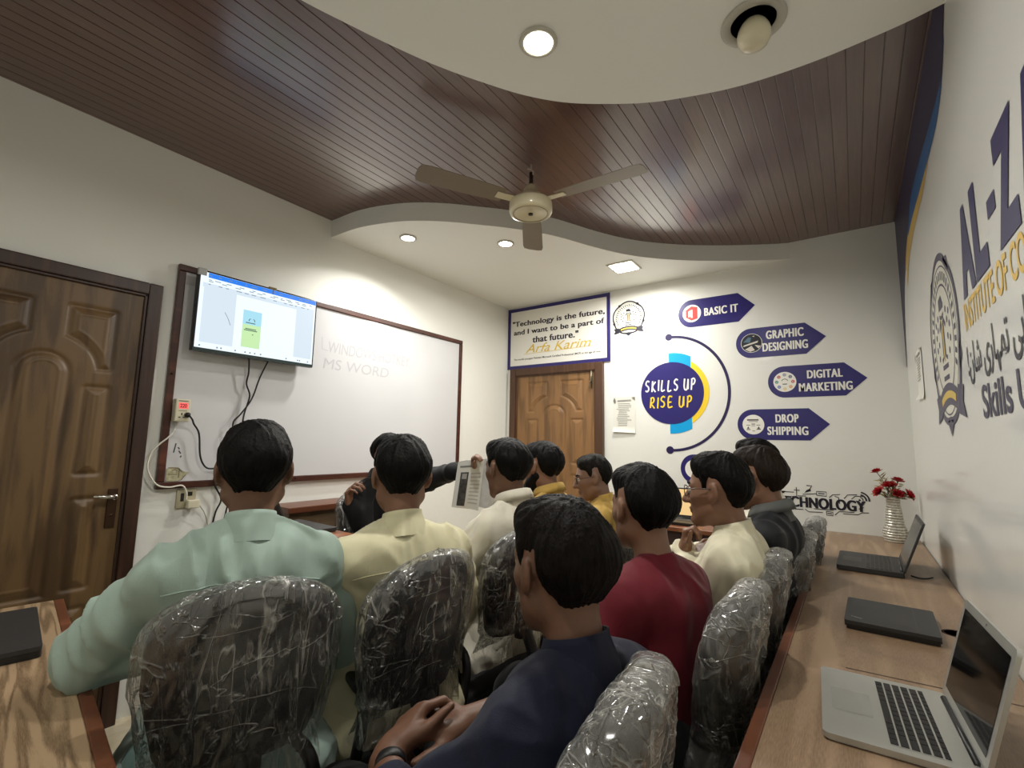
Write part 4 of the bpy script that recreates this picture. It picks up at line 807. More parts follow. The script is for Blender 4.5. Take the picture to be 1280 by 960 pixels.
for s in (-1, 1):
    mb = MB(); mb.tube(curve([(.10, s * .235, .43), (.11, s * .275, .45), (.10, s * .285, .54), (.07, s * .285, .635), (.0, s * .285, .655), (-.10, s * .285, .645), (-.17, s * .27, .60), (-.17, s * .24, .44)], 6), .014, 8); arm = mb.build('armrest', M_CHP, ch)
    mb = MB(); mb.box((-.13, s * .285 - .026, .652), (.11, s * .285 + .026, .682), .012, 3); mb.build('arm_pad', M_CHP, arm)
CHAIRS = {}
def place_chair(key, x, y, face, label, film=0, first=[True]):
    """face = heading of the sitter in degrees from -x towards +y."""
    if first[0]: r = ch; first[0] = False
    else:
        r = ch.copy(); COL.objects.link(r)
        for c in list(ch.children):
            d = c.copy(); COL.objects.link(d); d.parent = r
            for g in list(c.children): h = g.copy(); COL.objects.link(h); h.parent = d
    r.location = (x, y, 0); r.rotation_euler = (0, 0, pi - radians(face)); tag(r, label, 'chair', 'plastic-wrapped office chairs'); CHAIRS[key] = r
    if key in 'FGHIJ': r.scale = (1, 1, .955)
    for c in r.children:
        for g in c.children:
            if g.name.startswith('plastic_film'): g.data = FILMS[film]
SEATS = {  # key: x, y, heading (degrees)
 'A': (-1.26, .61, 20), 'B': (-1.17, .92, -3), 'C': (-1.21, 1.44, 0), 'D': (-1.28, 1.99, 0), 'E': (-1.22, 2.52, -10),
 'F': (-.545, .705, -6), 'G': (-.50, 1.34, 0), 'H': (-.495, 1.81, 0), 'I': (-.45, 2.28, 0), 'J': (-.44, 2.78, 0), 'K': (-2.13, 1.82, 180)}
for k, f, l in (('A', 0, 'wrapped office chair holding the person in the mint shirt'), ('B', 1, 'wrapped office chair holding the person in the cream shirt'), ('C', 2, 'wrapped office chair holding the person in the white shirt and white trousers beside the newspaper'), ('D', 1, 'wrapped office chair holding the bearded person in mustard'), ('E', 0, 'wrapped office chair holding the person in mustard with glasses'),
                ('F', 3, 'wrapped office chair holding the person in the navy shirt'), ('G', 4, 'wrapped office chair holding the person in the maroon shirt'), ('H', 5, 'wrapped office chair holding the person in the off-white shirt with glasses'), ('I', 3, 'wrapped office chair holding the person in the black top'), ('J', 4, 'wrapped office chair at the far end of the right row, nearest the flower vase'), ('K', 2, 'office chair under the presenter in the black suit')):
    x, y, h = SEATS[k]; place_chair(k, x, y, h, l, f)
# ---------------------------------------------------------------- people: one smooth surface each, grown from tapered limbs
def nrm(v): v = np.asarray(v, float); return v / np.linalg.norm(v)
class Field:
    """A list of shapes blended in order; evaluated only near themselves, then turned into a mesh by surface nets."""
    def __init__(s): s.p = []; s.post = []
    def cone(s, a, b, ra, rb, k=.02, sq=None):
        a = np.asarray(a, float); b = np.asarray(b, float)
        s.p.append(('c', a, b, ra, rb, k, sq, (a + b) / 2, np.linalg.norm(b - a) / 2 + max(ra, rb) * (1 if sq is None else 1 / sq[1]))); return s
    def ell(s, c, r, k=.02, R=None, op='u'):
        c = np.asarray(c, float); s.p.append((op, c, np.asarray(r, float), R, None, k, None, c, max(r))); return s
    def ev(s, p, P):
        if p[0] == 'c':
            _, a, b, ra, rb, k, sq, _, _ = p
            if sq is not None:                                        # squash across the body: sq = (axis, factor)
                ax, f = np.asarray(sq[0]), sq[1]
                P = P - ax * ((P - a) @ ax * (1 - f))[..., None]; b = b - ax * ((b - a) @ ax * (1 - f))
            ab = b - a; L2 = max(ab @ ab, 1e-9); t = np.clip((P - a) @ ab / L2, 0, 1)
            return np.linalg.norm(P - a - t[..., None] * ab, axis=-1) - (ra + (rb - ra) * t)
        _, c, r, R, *_ = p; q = P - c
        if R is not None: q = q @ R
        k0 = np.linalg.norm(q / r, axis=-1); k1 = np.linalg.norm(q / r ** 2, axis=-1) + 1e-9
        return k0 * (k0 - 1) / k1
    def mesh(s, h, pad=.03):
        lo = np.min([p[7] - p[8] for p in s.p if p[0] != 's'], 0) - pad; hi = np.max([p[7] + p[8] for p in s.p if p[0] != 's'], 0) + pad
        nb = np.ceil((hi - lo) / (8 * h)).astype(int); B = np.stack(np.meshgrid(*[np.arange(n) for n in nb], indexing='ij'), -1).reshape(-1, 3)
        cen = lo + (B + .5) * 8 * h; diag = 8 * h * .87
        near = np.zeros(len(B), bool)
        for p in s.p:
            if p[0] != 's': near |= np.linalg.norm(cen - p[7], axis=1) < p[8] + diag + .01
        B = B[near]; cen = cen[near]
        o = np.stack(np.meshgrid(*[np.arange(8)] * 3, indexing='ij'), -1).reshape(-1, 3)
        P = (lo + (B[:, None, :] * 8 + o[None]) * h)
        D = np.full(P.shape[:2], .5)
        for p in s.p:
            i = np.where(np.linalg.norm(cen - p[7], axis=1) < p[8] + diag + p[5] + .01)[0]
            if not len(i): continue
            d = s.ev(p, P[i]); k = p[5]; c = D[i]
            if p[0] == 's': D[i] = np.maximum(c, -d) + np.maximum(k - np.abs(c + d), 0) ** 2 / (4 * k)
            else: D[i] = np.minimum(c, d) - np.maximum(k - np.abs(c - d), 0) ** 2 / (4 * k)
        for f in s.post: D = f(P, D)
        G = np.full(tuple(nb * 8), .5, np.float32)
        I = B[:, None, :] * 8 + o[None]; G[I[..., 0], I[..., 1], I[..., 2]] = D
        return surface_nets(G, lo, h)

def surface_nets(G, lo, h):
    S = G < 0; n = np.array(G.shape) - 1
    cnt = sum(S[a:a + n[0], b:b + n[1], c:c + n[2]].astype(np.int8) for a in (0, 1) for b in (0, 1) for c in (0, 1))
    act = np.argwhere((cnt > 0) & (cnt < 8)); idx = np.full(tuple(n), -1, np.int32); idx[tuple(act.T)] = np.arange(len(act))
    val = {(a, b, c): G[act[:, 0] + a, act[:, 1] + b, act[:, 2] + c] for a in (0, 1) for b in (0, 1) for c in (0, 1)}
    acc = np.zeros((len(act), 3)); w = np.zeros(len(act))
    cs = list(val)
    for i in range(8):
        for j in range(i + 1, 8):
            A, Bc = np.array(cs[i]), np.array(cs[j])
            if np.abs(A - Bc).sum() != 1: continue
            va, vb = val[cs[i]], val[cs[j]]; m = (va < 0) != (vb < 0); t = np.where(m, va / np.where(m, va - vb, 1), 0)
            acc[m] += (A + (Bc - A) * t[:, None])[m]; w[m] += 1
    V = lo + (act + acc / w[:, None]) * h; F = []
    for ax in range(3):
        a1, a2 = (ax + 1) % 3, (ax + 2) % 3
        sl = [slice(0, -1)] * 3; s2 = list(sl); s2[ax] = slice(1, None); sl[ax] = slice(0, -1)
        c = np.argwhere(S[tuple(sl)] != S[tuple(s2)]); c = c[(c[:, a1] > 0) & (c[:, a2] > 0)]
        up = S[tuple(c.T)]; e1 = np.zeros(3, int); e1[a1] = 1; e2 = np.zeros(3, int); e2[a2] = 1
        q = np.stack([idx[tuple((c - e1 - e2).T)], idx[tuple((c - e2).T)], idx[tuple(c.T)], idx[tuple((c - e1).T)]], 1)
        q[~up] = q[~up][:, ::-1]; F.append(q)
    F = np.concatenate(F); return V, F[(F >= 0).all(1)]

def smooth(V, F, n=1, f=.5):
    for _ in range(n):
        acc = np.zeros_like(V); w = np.zeros(len(V))
        for a, b in ((0, 1), (1, 2), (2, 3), (3, 0)):
            np.add.at(acc, F[:, a], V[F[:, b]]); np.add.at(acc, F[:, b], V[F[:, a]]); np.add.at(w, F[:, a], 1); np.add.at(w, F[:, b], 1)
        V = V + f * (acc / np.maximum(w, 1)[:, None] - V)
    return V

def rotm(yaw, pitch=0, roll=0):
    """Columns forward, left, up. yaw: degrees from -x towards +y; pitch > 0 looks up; roll > 0 leans to its right."""
    a = radians(180 - yaw); cp, sp_ = cos(radians(pitch)), sin(radians(pitch))
    f = np.array([cos(a) * cp, sin(a) * cp, sp_]); l = np.array([-sin(a), cos(a), 0]); u = np.cross(f, l)
    cr, sr = cos(radians(roll)), sin(radians(roll)); l, u = l * cr + u * sr, u * cr - l * sr
    return np.stack([f, l, u], 1)

def hand(F, w, d, n, t, curl=(18, 28, 22), spread=.16, k=.008, s=1.0, thumb=(.55, .55, -.25), tips=None):
    """w wrist, d along the hand, n out of its back, t towards the thumb side."""
    d, n, t = nrm(d), nrm(n), nrm(t)
    F.cone(w - d * .02, w + d * .02, .024 * s, .024 * s, .02)
    L = ((.042, .026, .020), (.047, .030, .021), (.043, .028, .020), (.034, .021, .018))
    for i in range(4):
        off = (1.5 - i) * .0195 * s; k0 = w + d * .015 * s + t * off * .75; k1 = w + d * (.082 - abs(i - 1) * .005) * s + t * off
        F.cone(k0, k1, .0135 * s, .0112 * s, .014)
        a = 0; p = k1; dd = nrm(d + t * spread * (1.5 - i) * .35)
        for j in range(3):
            a += radians(curl[j]); v = dd * cos(a) - n * sin(a); q = p + v * L[i][j] * s; r0 = (.0094, .0086, .0077)[j] * s * (1, 1, .97, .86)[i]
            F.cone(p, q, r0, r0 * .9, .004 if j == 0 else .003); p = q
    b = w + d * .018 * s + t * .022 * s - n * .006 * s; v = nrm(d * thumb[0] + t * thumb[1] + n * thumb[2])
    q = b + v * .043 * s; F.cone(b, q, .0145 * s, .011 * s, .014); v2 = nrm(v + d * .45 - t * .12); q2 = q + v2 * .031 * s; F.cone(q, q2, .0102 * s, .0092 * s, .004); v3 = nrm(v2 + d * .25 - n * .1); F.cone(q2, q2 + v3 * .024 * s, .0092 * s, .0076 * s, .003)

def head_shapes(F, H, R):
    g = lambda *p: H + R @ np.array(p)
    F.ell(g(-.013, 0, .030), (.096, .076, .085), .02, R); F.ell(g(.025, 0, -.035), (.064, .060, .078), .03, R)
    for s in (-1, 1): F.cone(g(.0, s * .050, -.058), g(.062, s * .014, -.098), .020, .017, .03); F.cone(g(.058, s * .036, -.018), g(.02, s * .060, -.012), .020, .014, .02)
    F.ell(g(.075, 0, -.098), (.016, .02, .014), .02, R)
    for s in (-1, 1): F.cone(g(.080, s * .012, .024), g(.066, s * .044, .022), .010, .009, .014)
    for s in (-1, 1): F.ell(g(.092, s * .031, .004), (.013, .016, .010), .012, R, 's')
    F.cone(g(.083, 0, .014), g(.109, 0, -.029), .0085, .0115, .012); F.cone(g(.083, 0, -.03), g(.108, 0, -.031), .012, .011, .008)
    for s in (-1, 1): F.ell(g(.093, s * .012, -.034), (.011, .008, .008), .006, R)
    F.ell(g(.086, 0, -.058), (.011, .023, .0065), .005, R); F.ell(g(.084, 0, -.069), (.011, .020, .0072), .004, R)
    for s in (-1, 1):
        er = R @ np.array([[.94, -.30 * s, 0], [.30 * s, .94, 0], [0, 0, 1]]).T
        F.ell(g(-.008, s * .079, .000), (.019, .0085, .030), .006, er); F.cone(g(-.004, s * .077, -.018), g(.0, s * .076, -.030), .008, .007, .006)
        F.ell(g(.000, s * .088, .002), (.009, .006, .014), .005, er, 's')

HL = np.array([(-.20, -.072), (-.062, -.070), (-.040, -.050), (-.030, .0), (-.022, .034), (.006, .034), (.010, -.012), (.026, -.006), (.036, .030), (.052, .050), (.072, .074), (.10, .086)])
def hair_shape(F, H, R, top=.013, side=.007, back=.009, low=0.0, fringe=0.0, tuft=0.0, rough=.0025, seed=0, freq=1.0, thin=.011):
    g = lambda *p: H + R @ np.array(p)
    F.ell(g(-.013, 0, .030), (.096 + back, .076 + side, .085 + top), .02, R)
    F.cone(g(.038, -.03, .072 + top * .5), g(.038, .03, .072 + top * .5), .030 + top * .4, .030 + top * .4, .03)
    F.cone(g(-.056, -.028, .02), g(-.056, .028, .02), .042 + back, .042 + back, .03)
    F.cone(g(-.050, -.022, -.034), g(-.050, .022, -.034), .025 + back * .4, .025 + back * .4, .02)
    if tuft:
        for i in range(7): a = (i - 3) * .011; F.cone(g(-.02 - abs(a) * .5, a - .025, .108 + top), g(-.03 + .01 * (i % 3), a * 1.6 - .032, .116 + top + tuft * (1 - abs(i - 3) * .16)), .008, .003, .006)
    def post(P, D):
        q = (P - H) @ R; f, l, u = q[..., 0], q[..., 1], q[..., 2]
        c = np.array([-.05, .008, .115]); e = q - c; az = np.arctan2(e[..., 1], e[..., 0]); rr = np.linalg.norm(e, axis=-1)
        sh = q.shape[:-1]; nz = vnoise((q * 26 * freq).reshape(-1, 3), seed).reshape(sh); n2 = vnoise((q * 60 * freq).reshape(-1, 3), seed + 3).reshape(sh)
        n3 = vnoise(np.stack([np.cos(az) * 9 + nz * .8, np.sin(az) * 9, rr * 14], -1).reshape(-1, 3) * freq, seed + 5).reshape(sh)
        st = np.sin(az * 47 * freq + nz * 5 + rr * 30) * .45 + n3 * 1.3 + n2 * .6
        D = D - rough * st - .0022 * nz
        lim = np.interp(f + .006 * nz, HL[:, 0], HL[:, 1] + np.where(HL[:, 0] < -.035, -low, 0) - np.where(HL[:, 0] > .06, fringe, 0)) + .004 * n2
        lim = lim + np.clip((-f - .02) / .03, 0, 1) * np.maximum(0, np.abs(l) - .030) * 1.25
        t = np.clip((u - lim) / .065, 0, 1); D = D + (1 - t) ** 1.5 * thin                                     # hair thins out towards its edge
        return np.maximum(D, (lim - u) * .6)
    F.post.append(post)

M_HAIR = {}
def hair_mat(rgb, gloss=.5):
    k = ('hair_%d_%d_%d' % rgb)
    if k in MATS: return MATS[k]
    m = mat(k, rgb, rough=gloss, spec=.09, noise=.4, nscale=150, bump=.3, bscale=330, stretch=(1, 1, .3)); return m
def skin_mat(rgb): return mat('skin_%d_%d_%d' % rgb, rgb, rough=.48, spec=.4, sss=.04, noise=.07, nscale=28, bump=.06, bscale=220)
def cloth_mat(name, rgb, rough=.75):
    if name in MATS: return MATS[name]
    m = mat(name, rgb, rough=rough, spec=.25, bump=.12, bscale=420, noise=.05, nscale=9); nt = m.node_tree; N = nt.nodes.new; L = nt.links.new
    b = nt.nodes['Principled BSDF']; b.inputs['Sheen Weight'].default_value = .08; fine = b.inputs['Normal'].links[0].from_node
    tc = N('ShaderNodeTexCoord'); mp = N('ShaderNodeMapping'); mp.inputs['Scale'].default_value = (1.3, 1.3, .55); mp.inputs['Rotation'].default_value = (.5, .3, .4); L(tc.outputs['Object'], mp.inputs['Vector'])
    n = N('ShaderNodeTexNoise'); n.noise_type = 'RIDGED_MULTIFRACTAL'; n.inputs['Scale'].default_value = 5.5; n.inputs['Detail'].default_value = 1.5; n.inputs['Distortion'].default_value = 1.1; L(mp.outputs['Vector'], n.inputs['Vector'])
    bp = N('ShaderNodeBump'); bp.inputs['Strength'].default_value = .9; bp.inputs['Distance'].default_value = .035; L(n.outputs['Fac'], bp.inputs['Height']); L(bp.outputs['Normal'], fine.inputs['Normal']); return m

def folds(seed, amp, sx=1.0):
    def post(P, D):
        q = P.reshape(-1, 3); w = vnoise(q * 5 + seed, seed)
        rt = q @ np.array([[.8, .3, -.5], [-.45, .85, -.25], [.4, .42, .82]]); r = vnoise(rt * [17, 15, 5] * sx + w[:, None] * 1.3, seed + 1); r2 = vnoise(q * [26, 26, 13] * sx + seed, seed + 2)
        a = (1 - np.abs(r) * 2.2) * .62 + r2 * .38
        return D - (amp * a).reshape(D.shape)
    return post

def person(key, label, H, yaw, pitch, roll, body, pelvis, skin, hair, shirt, trou, le, lw, re, rw, h=.006, kurta=True, sleeve=1.0, collar='band', beard=None, glasses=None, sh=.15, lean=0.0,
           seed=0, fold=.013, hands=None, hkw={}, legs=None, stubble=False, neckk=0.0, shirt_mat=None, sink=.072, cuff=None, slv=1.0, hunch=.0, yoke=False, collar_mat=None):
    H = np.array(H); R = rotm(yaw, pitch, roll); B = rotm(body); f, l, u = B[:, 0], B[:, 1], np.array([0, 0, 1.0])
    org = np.array([pelvis[0], pelvis[1], 0.0]); P0 = np.array([pelvis[0], pelvis[1], .56])
    NB = H + R @ np.array([-.040, 0, -.060]) + u * (-.088 - neckk) - f * .012
    ls, rs = NB + l * sh - u * sink, NB - l * sh - u * sink
    W = P0 * .62 + NB * .38 - f * hunch * .7; U = P0 * .22 + NB * .78 + f * (.005 - hunch)
    rel = lambda V: V - org
    # ---- body
    F = Field(); head_shapes(F, H, R)
    F.cone(H + R @ np.array([-.028, 0, -.045]), NB - u * .01, .046, .050, .03); F.cone(NB - u * .03, W, .05, .06, .05); F.cone(W, P0 - u * .03, .07, .085, .05)
    for s, S_, E_, W_ in ((1, ls, le, lw), (-1, rs, re, rw)):
        E_, W_ = np.array(E_), np.array(W_)
        F.cone(NB - u * .04, S_, .030, .034, .04); F.cone(S_, E_, .036, .033, .03); F.cone(E_, E_ + (W_ - E_) * .35, .034, .035, .02); F.cone(E_ + (W_ - E_) * .35, W_, .034, .0235, .02)
    hp = {1: P0 + l * .09 - u * .05, -1: P0 - l * .09 - u * .05}; kn = {}; an = {}
    for s in (1, -1):
        kx, ky, az_ = legs[s] if legs else (.44, .14, .0)
        kn[s] = P0 + f * kx + l * s * ky - u * .045; an[s] = np.array([*(kn[s] + f * (-.06 + az_))[:2], .10])
        F.cone(hp[s], kn[s], .065, .045, .03); F.cone(kn[s], an[s], .043, .03, .03); F.cone(an[s], an[s] + f * .13 - u * .06, .03, .024, .02)
    for s, S_, E_, W_ in ((1, ls, le, lw), (-1, rs, re, rw)):
        E_, W_ = np.array(E_), np.array(W_); hd = hands and hands.get(s)
        if hd: hand(F, W_, *hd[0], **(hd[1] if len(hd) > 1 else {}))
        else: d = nrm(W_ - E_); n = nrm(u - d * (u @ d)); hand(F, W_, nrm(d - u * .15), n, np.cross(n, d) * -s * -1, (14, 22, 16))
    V, Q = F.mesh(h); V = smooth(V, Q, 1, .4)
    pb = npmesh('person', rel(V), Q, skin_mat(skin)); pb.location = org; tag(pb, label, 'person')
    # ---- hair
    F = Field(); kw = dict(seed=seed); kw.update(hkw); hair_shape(F, H, R, **kw); V, Q = F.mesh(max(h * .75, .0032)); npmesh('hair', rel(V), Q, hair_mat(hair), pb)
    for s in (-1, 1):
        F = Field(); g = lambda *p: H + R @ np.array(p); F.cone(g(.0885, s * .014, .026), g(.084, s * .032, .031), .0048, .0048, .003); F.cone(g(.084, s * .032, .031), g(.070, s * .048, .026), .0048, .003, .003)
        V, Q = F.mesh(.003); npmesh('eyebrow', rel(V), Q, hair_mat(hair), pb)
    if beard:
        F = Field(); g = lambda *p: H + R @ np.array(p); t = beard
        for s in (-1, 1): F.cone(g(-.002, s * .055, -.045), g(.03, s * .045, -.082), .018 + t, .022 + t, .02); F.cone(g(.03, s * .045, -.082), g(.068, s * .012, -.104), .022 + t, .018 + t, .02)
        F.ell(g(.076, 0, -.104), (.020 + t, .024 + t, .020 + t), .02, R); F.cone(g(.093, -.02, -.050), g(.093, .02, -.050), .007, .007, .005)
        F.post.append(lambda P, D: D - .0022 * vnoise((((P - H) @ R) * [90, 90, 40]).reshape(-1, 3), 4).reshape(D.shape))
        V, Q = F.mesh(max(h * .8, .004)); npmesh('beard', rel(V), Q, hair_mat(hair), pb)
    # ---- eyes
    g = lambda *p: Vector(rel(H + R @ np.array(p)))
    for s in (-1, 1):
        mb = MB(); q = Matrix([list(R[i]) for i in range(3)]).to_4x4(); M = Matrix.Translation(g(.077, s * .031, .004)) @ q @ Matrix.Rotation(pi / 2, 4, 'Y')
        pr = [(.0128 * sin(t), .0128 * cos(t)) for t in np.linspace(pi, 0, 14)]; mb.lathe(pr, M=M, n=14); mb.m = 1
        mb.lathe([(.0058, .0117), (.003, .0128), (0, .0131)], M=M, n=12); mb.build('eye', [mat('eye_white', (176, 168, 158), rough=.25), mat('iris_dark', (24, 14, 10), rough=.15)], pb)
    # ---- shirt
    F = Field(); sq = (l, .66)
    F.cone(NB - u * .085 + f * .0, W, .080, .084, .05, sq); F.cone(U - u * .02, U - u * .11, .098, .094, .05, sq); F.cone(W, P0 + u * .0, .094, .110, .05, sq)
    F.cone(NB + l * .025 - u * .006, ls, .046, .054, .045); F.cone(NB - l * .025 - u * .006, rs, .046, .054, .045); F.cone(NB - l * .07 - u * .075, NB + l * .07 - u * .075, .066, .066, .06)
    for s, S_, E_, W_ in ((1, ls, le, lw), (-1, rs, re, rw)):
        E_, W_ = np.array(E_), np.array(W_)
        if sleeve >= 1:
            F.cone(S_, S_ * .45 + E_ * .55, .054, .056 * slv, .035); F.cone(S_ * .45 + E_ * .55, E_, .056 * slv, .050 * slv, .03); e = E_ + (W_ - E_) * (cuff or .94); F.cone(E_, e, .050 * slv, .040, .02)
        else: F.cone(S_, S_ + (E_ - S_) * sleeve, .057, .056, .035)
    if kurta:
        for s in (1, -1): F.cone(hp[s] + u * .01, hp[s] + (kn[s] - hp[s]) * .8, .115, .09, .05); F.cone(hp[s] + l * s * .075 - f * .04, hp[s] + l * s * .11 - f * .05 - u * .17, .07, .045, .05); F.cone(hp[s] + l * s * .075 + f * .12, hp[s] + l * s * .11 + f * .14 - u * .19, .07, .04, .05)
    Rn = rotm(body, -30)
    F.ell(NB + f * .030 + u * .082, (.053, .053, .075), .006, Rn, 's')
    F.post.append(folds(seed + 11, fold))
    V, Q = F.mesh(h * 1.1); V = smooth(V, Q, 1, .35); so = npmesh('kurta' if kurta else 'shirt', rel(V), Q, shirt_mat or shirt, pb)
    if yoke:                                                        # stitched seam across the shoulder blades
        from mathutils.bvhtree import BVHTree
        bv = BVHTree.FromPolygons([tuple(v) for v in V], [tuple(map(int, q)) for q in Q]); pts = []
        for t in np.linspace(-1, 1, 40):
            hit = bv.ray_cast(Vector(NB - u * (.085 + .018 * t * t) + l * t * (sh + .005) - f * .5), Vector(f))
            if hit[0]: pts.append(Vector(rel(np.array(hit[0]))) - Vector(f) * .0005)
        if len(pts) > 3: MB().tube(pts, .0017, 6).build('yoke_seam', shirt, so)
    # ---- collar
    if collar:
        hc = {'band': .028, 'crew': .010, 'fold': .040}[collar]; rc_ = .062 if collar != 'fold' else .063; pts = []; cx = NB + f * .010 + u * (.020 if collar != 'crew' else .016); nu = 48; tl = -.30
        for j, (rr, z) in enumerate(((rc_ + .020, -.046), (rc_ + .004, -.004), (rc_ - .004, hc * .6), (rc_ - .006, hc), (rc_ - .0095, hc), (rc_ - .0095, hc * .5), (rc_ - .006, -.014))):
            for i in range(nu):
                a = 2 * pi * i / nu; pts.append(rel(cx + f * rr * 1.02 * cos(a) + l * rr * .98 * sin(a) + u * (z + tl * (rr * cos(a)))))
        npmesh('collar', pts, gridF(nu, 7, True), collar_mat or shirt, so)
        if collar == 'fold':
            pts = []
            for j, (rr, z) in enumerate(((rc_ - .004, hc), (rc_ + .006, hc - .004), (rc_ + .016, hc * .4), (rc_ + .022, -.004), (rc_ + .018, -.002), (rc_ + .008, hc * .5))):
                for i in range(nu): a = 2 * pi * i / nu; pts.append(rel(cx + f * rr * 1.02 * cos(a) + l * rr * .98 * sin(a) + u * (z + tl * (rr * cos(a)))))
            npmesh('collar_fold', pts, gridF(nu, 6, True), collar_mat or shirt, so)
    # ---- trousers and shoes
    F = Field(); F.cone(P0 - l * .08, P0 + l * .08, .118, .118, .04)
    for s in (1, -1): F.cone(hp[s], kn[s], .098, .074, .04); F.cone(kn[s], an[s] + u * .02, .070, .062, .04)
    F.post.append(folds(seed + 31, .007)); V, Q = F.mesh(max(h * 1.4, .008)); V = smooth(V, Q, 1); npmesh('trousers', rel(V), Q, trou, pb)
    for s in (1, -1):
        F = Field(); a = an[s]; F.cone(a - f * .03 - u * .058, a + f * .05 - u * .055, .038, .042, .03); F.cone(a + f * .05 - u * .058, a + f * .15 - u * .062, .042, .034, .03); F.cone(a - f * .015 - u * .03, a - u * .02, .038, .038, .03)
        F.post.append(lambda P, D: np.maximum(D, .004 - P[..., 2])); V, Q = F.mesh(.008); npmesh('shoe', rel(V), Q, mat('shoe_dark', (24, 20, 18), rough=.4), pb)
    if glasses:
        mb = MB(); ge = lambda a, b, c: g(a, b, c)
        for s in (-1, 1):
            P = [ge(.098 - .006 * abs(x) , s * (.033 + .024 * x), .002 + .019 * y) for x, y in [(cos(t), sin(t)) if True else 0 for t in np.linspace(0, 2 * pi, 25)]]
            mb.tube([Vector(p) for p in P], .0016, 6, False); mb.tube([ge(.093, s * .057, .010), ge(.05, s * .078, .012), ge(-.004, s * .083, .012), ge(-.022, s * .082, -.004)], .0016, 6)
        mb.tube([ge(.100, -.010, .007), ge(.104, 0, .010), ge(.100, .010, .007)], .0015, 6); gl = mb.build('glasses', mat('glasses_frame', (46, 28, 20), rough=.3), pb)
    return pb, dict(NB=NB, f=f, l=l, u=u, kn=kn, H=H, R=R, org=org)
SK1, SK2, SK3, SK4 = (112, 80, 62), (128, 93, 73), (110, 78, 61), (128, 99, 84)
BLK = (15, 13, 12)
C_MINT = cloth_mat('mint_cloth', (164, 184, 174)); C_CREAM = cloth_mat('cream_cloth', (214, 208, 174)); C_WHITE = cloth_mat('white_cloth', (218, 212, 196)); C_MUST = cloth_mat('mustard_cloth', (192, 158, 84)); C_NAVY = cloth_mat('navy_cloth', (17, 22, 44)); C_MAR = cloth_mat('maroon_cloth', (100, 19, 33)); C_OFF = cloth_mat('offwhite_cloth', (222, 216, 190)); C_BLK = cloth_mat('black_cloth', (26, 28, 32)); C_SUIT = cloth_mat('suit_cloth', (16, 17, 20)); C_JEANS = cloth_mat('dark_trousers', (24, 25, 28)); C_GREY = cloth_mat('grey_trousers', (96, 92, 84))
def lap(x, y, b, side, fwd=.30, out=.12, z=.66):
    B = rotm(b); return np.array([x, y, 0]) + B[:, 0] * fwd + B[:, 1] * side * out + np.array([0, 0, z])
def elb(x, y, b, side, fwd=.06, out=.27, z=.74): return lap(x, y, b, side, fwd, out, z)
SITS = {'A': (-1.23, .595, 26), 'B': (-1.15, .985, 20), 'C': (-1.19, 1.56, 8), 'D': (-1.26, 2.03, 0), 'E': (-1.20, 2.50, -14), 'F': (-.46, .73, 14), 'G': (-.435, 1.345, 14), 'H': (-.43, 1.78, 0), 'I': (-.38, 2.22, 4), 'J': (-.41, 2.66, 0), 'K': (-2.17, 1.78, 180)}
def simple(k): x, y, b = SITS[k]; return dict(body=b, pelvis=(x, y), le=elb(x, y, b, 1), lw=lap(x, y, b, 1), re=elb(x, y, b, -1), rw=lap(x, y, b, -1))
def hd(px, py, depth):                                     # kept as plain world points
    return None
k = simple('A'); k.update(le=(-1.40, .36, .80), lw=(-1.30, .53, .80))
person('A', 'person in a mint shirt seen from behind, elbow resting on the corner desk', (-1.233, .611, 1.206), 27, -2, 0, hair=BLK, skin=SK1, shirt=C_MINT, trou=cloth_mat('mint_trousers', (140, 170, 166)), h=.0055, seed=1, slv=1.2, yoke=True, hkw=dict(top=.016), **k)
k = simple('B')
person('B', 'person in a cream shirt seen from behind, between the mint shirt and the white shirt', (-1.11, .985, 1.180), 34, -4, 0, hair=BLK, skin=SK2, shirt=C_CREAM, trou=C_CREAM, h=.0055, seed=2, slv=1.2, yoke=True, **k)
k = simple('C')
person('C', 'person in white shirt and trousers looking at the newspaper', (-1.167, 1.595, 1.180), 14, -4, 0, hair=BLK, skin=SK1, shirt=C_WHITE, trou=C_WHITE, h=.006, seed=3, slv=1.2, yoke=True, collar='fold', hkw=dict(side=.010), **k)
k = simple('D')
person('D', 'bearded person in a mustard shirt in front of the back door', (-1.265, 2.02, 1.172), 0, -3, 0, hair=(18, 16, 16), skin=SK2, shirt=C_MUST, trou=C_GREY, h=.007, seed=4, beard=.006, collar='fold', **k)
k = simple('E')
person('E', 'person in mustard with glasses looking down, in front of the back door frame', (-1.20, 2.46, 1.100), -32, -12, 0, hair=(26, 24, 22), skin=SK4, shirt=C_MUST, trou=C_GREY, h=.007, seed=5, glasses=True, hkw=dict(side=.003, back=.005, top=.018), **k)
k = simple('F'); k.update(le=(-.58, .53, .70), lw=(-.716, .637, .724), re=(-.55, .955, .77), rw=(-.645, .775, .742))
person('F', 'person in a navy shirt with clasped hands, nearest the camera', (-.45, .785, 1.064), 22, -4, 0, hair=(19, 15, 13), skin=SK3, shirt=C_NAVY, trou=C_JEANS, h=.0045, seed=6, kurta=False, collar='band', sleeve=1.0, fold=.007, hunch=.02, cuff=.55,
       hands={1: ((nrm((-.10, .75, .42)), nrm((-.55, -.45, .70)), nrm((.75, .1, .55))), dict(curl=(35, 45, 30))), -1: ((nrm((-.62, -.78, .02)), nrm((.15, -.1, .98)), nrm((.55, -.75, .1))), dict(curl=(30, 55, 35)))}, hkw=dict(top=.015, side=.009, low=.010), **k)
k = simple('G')
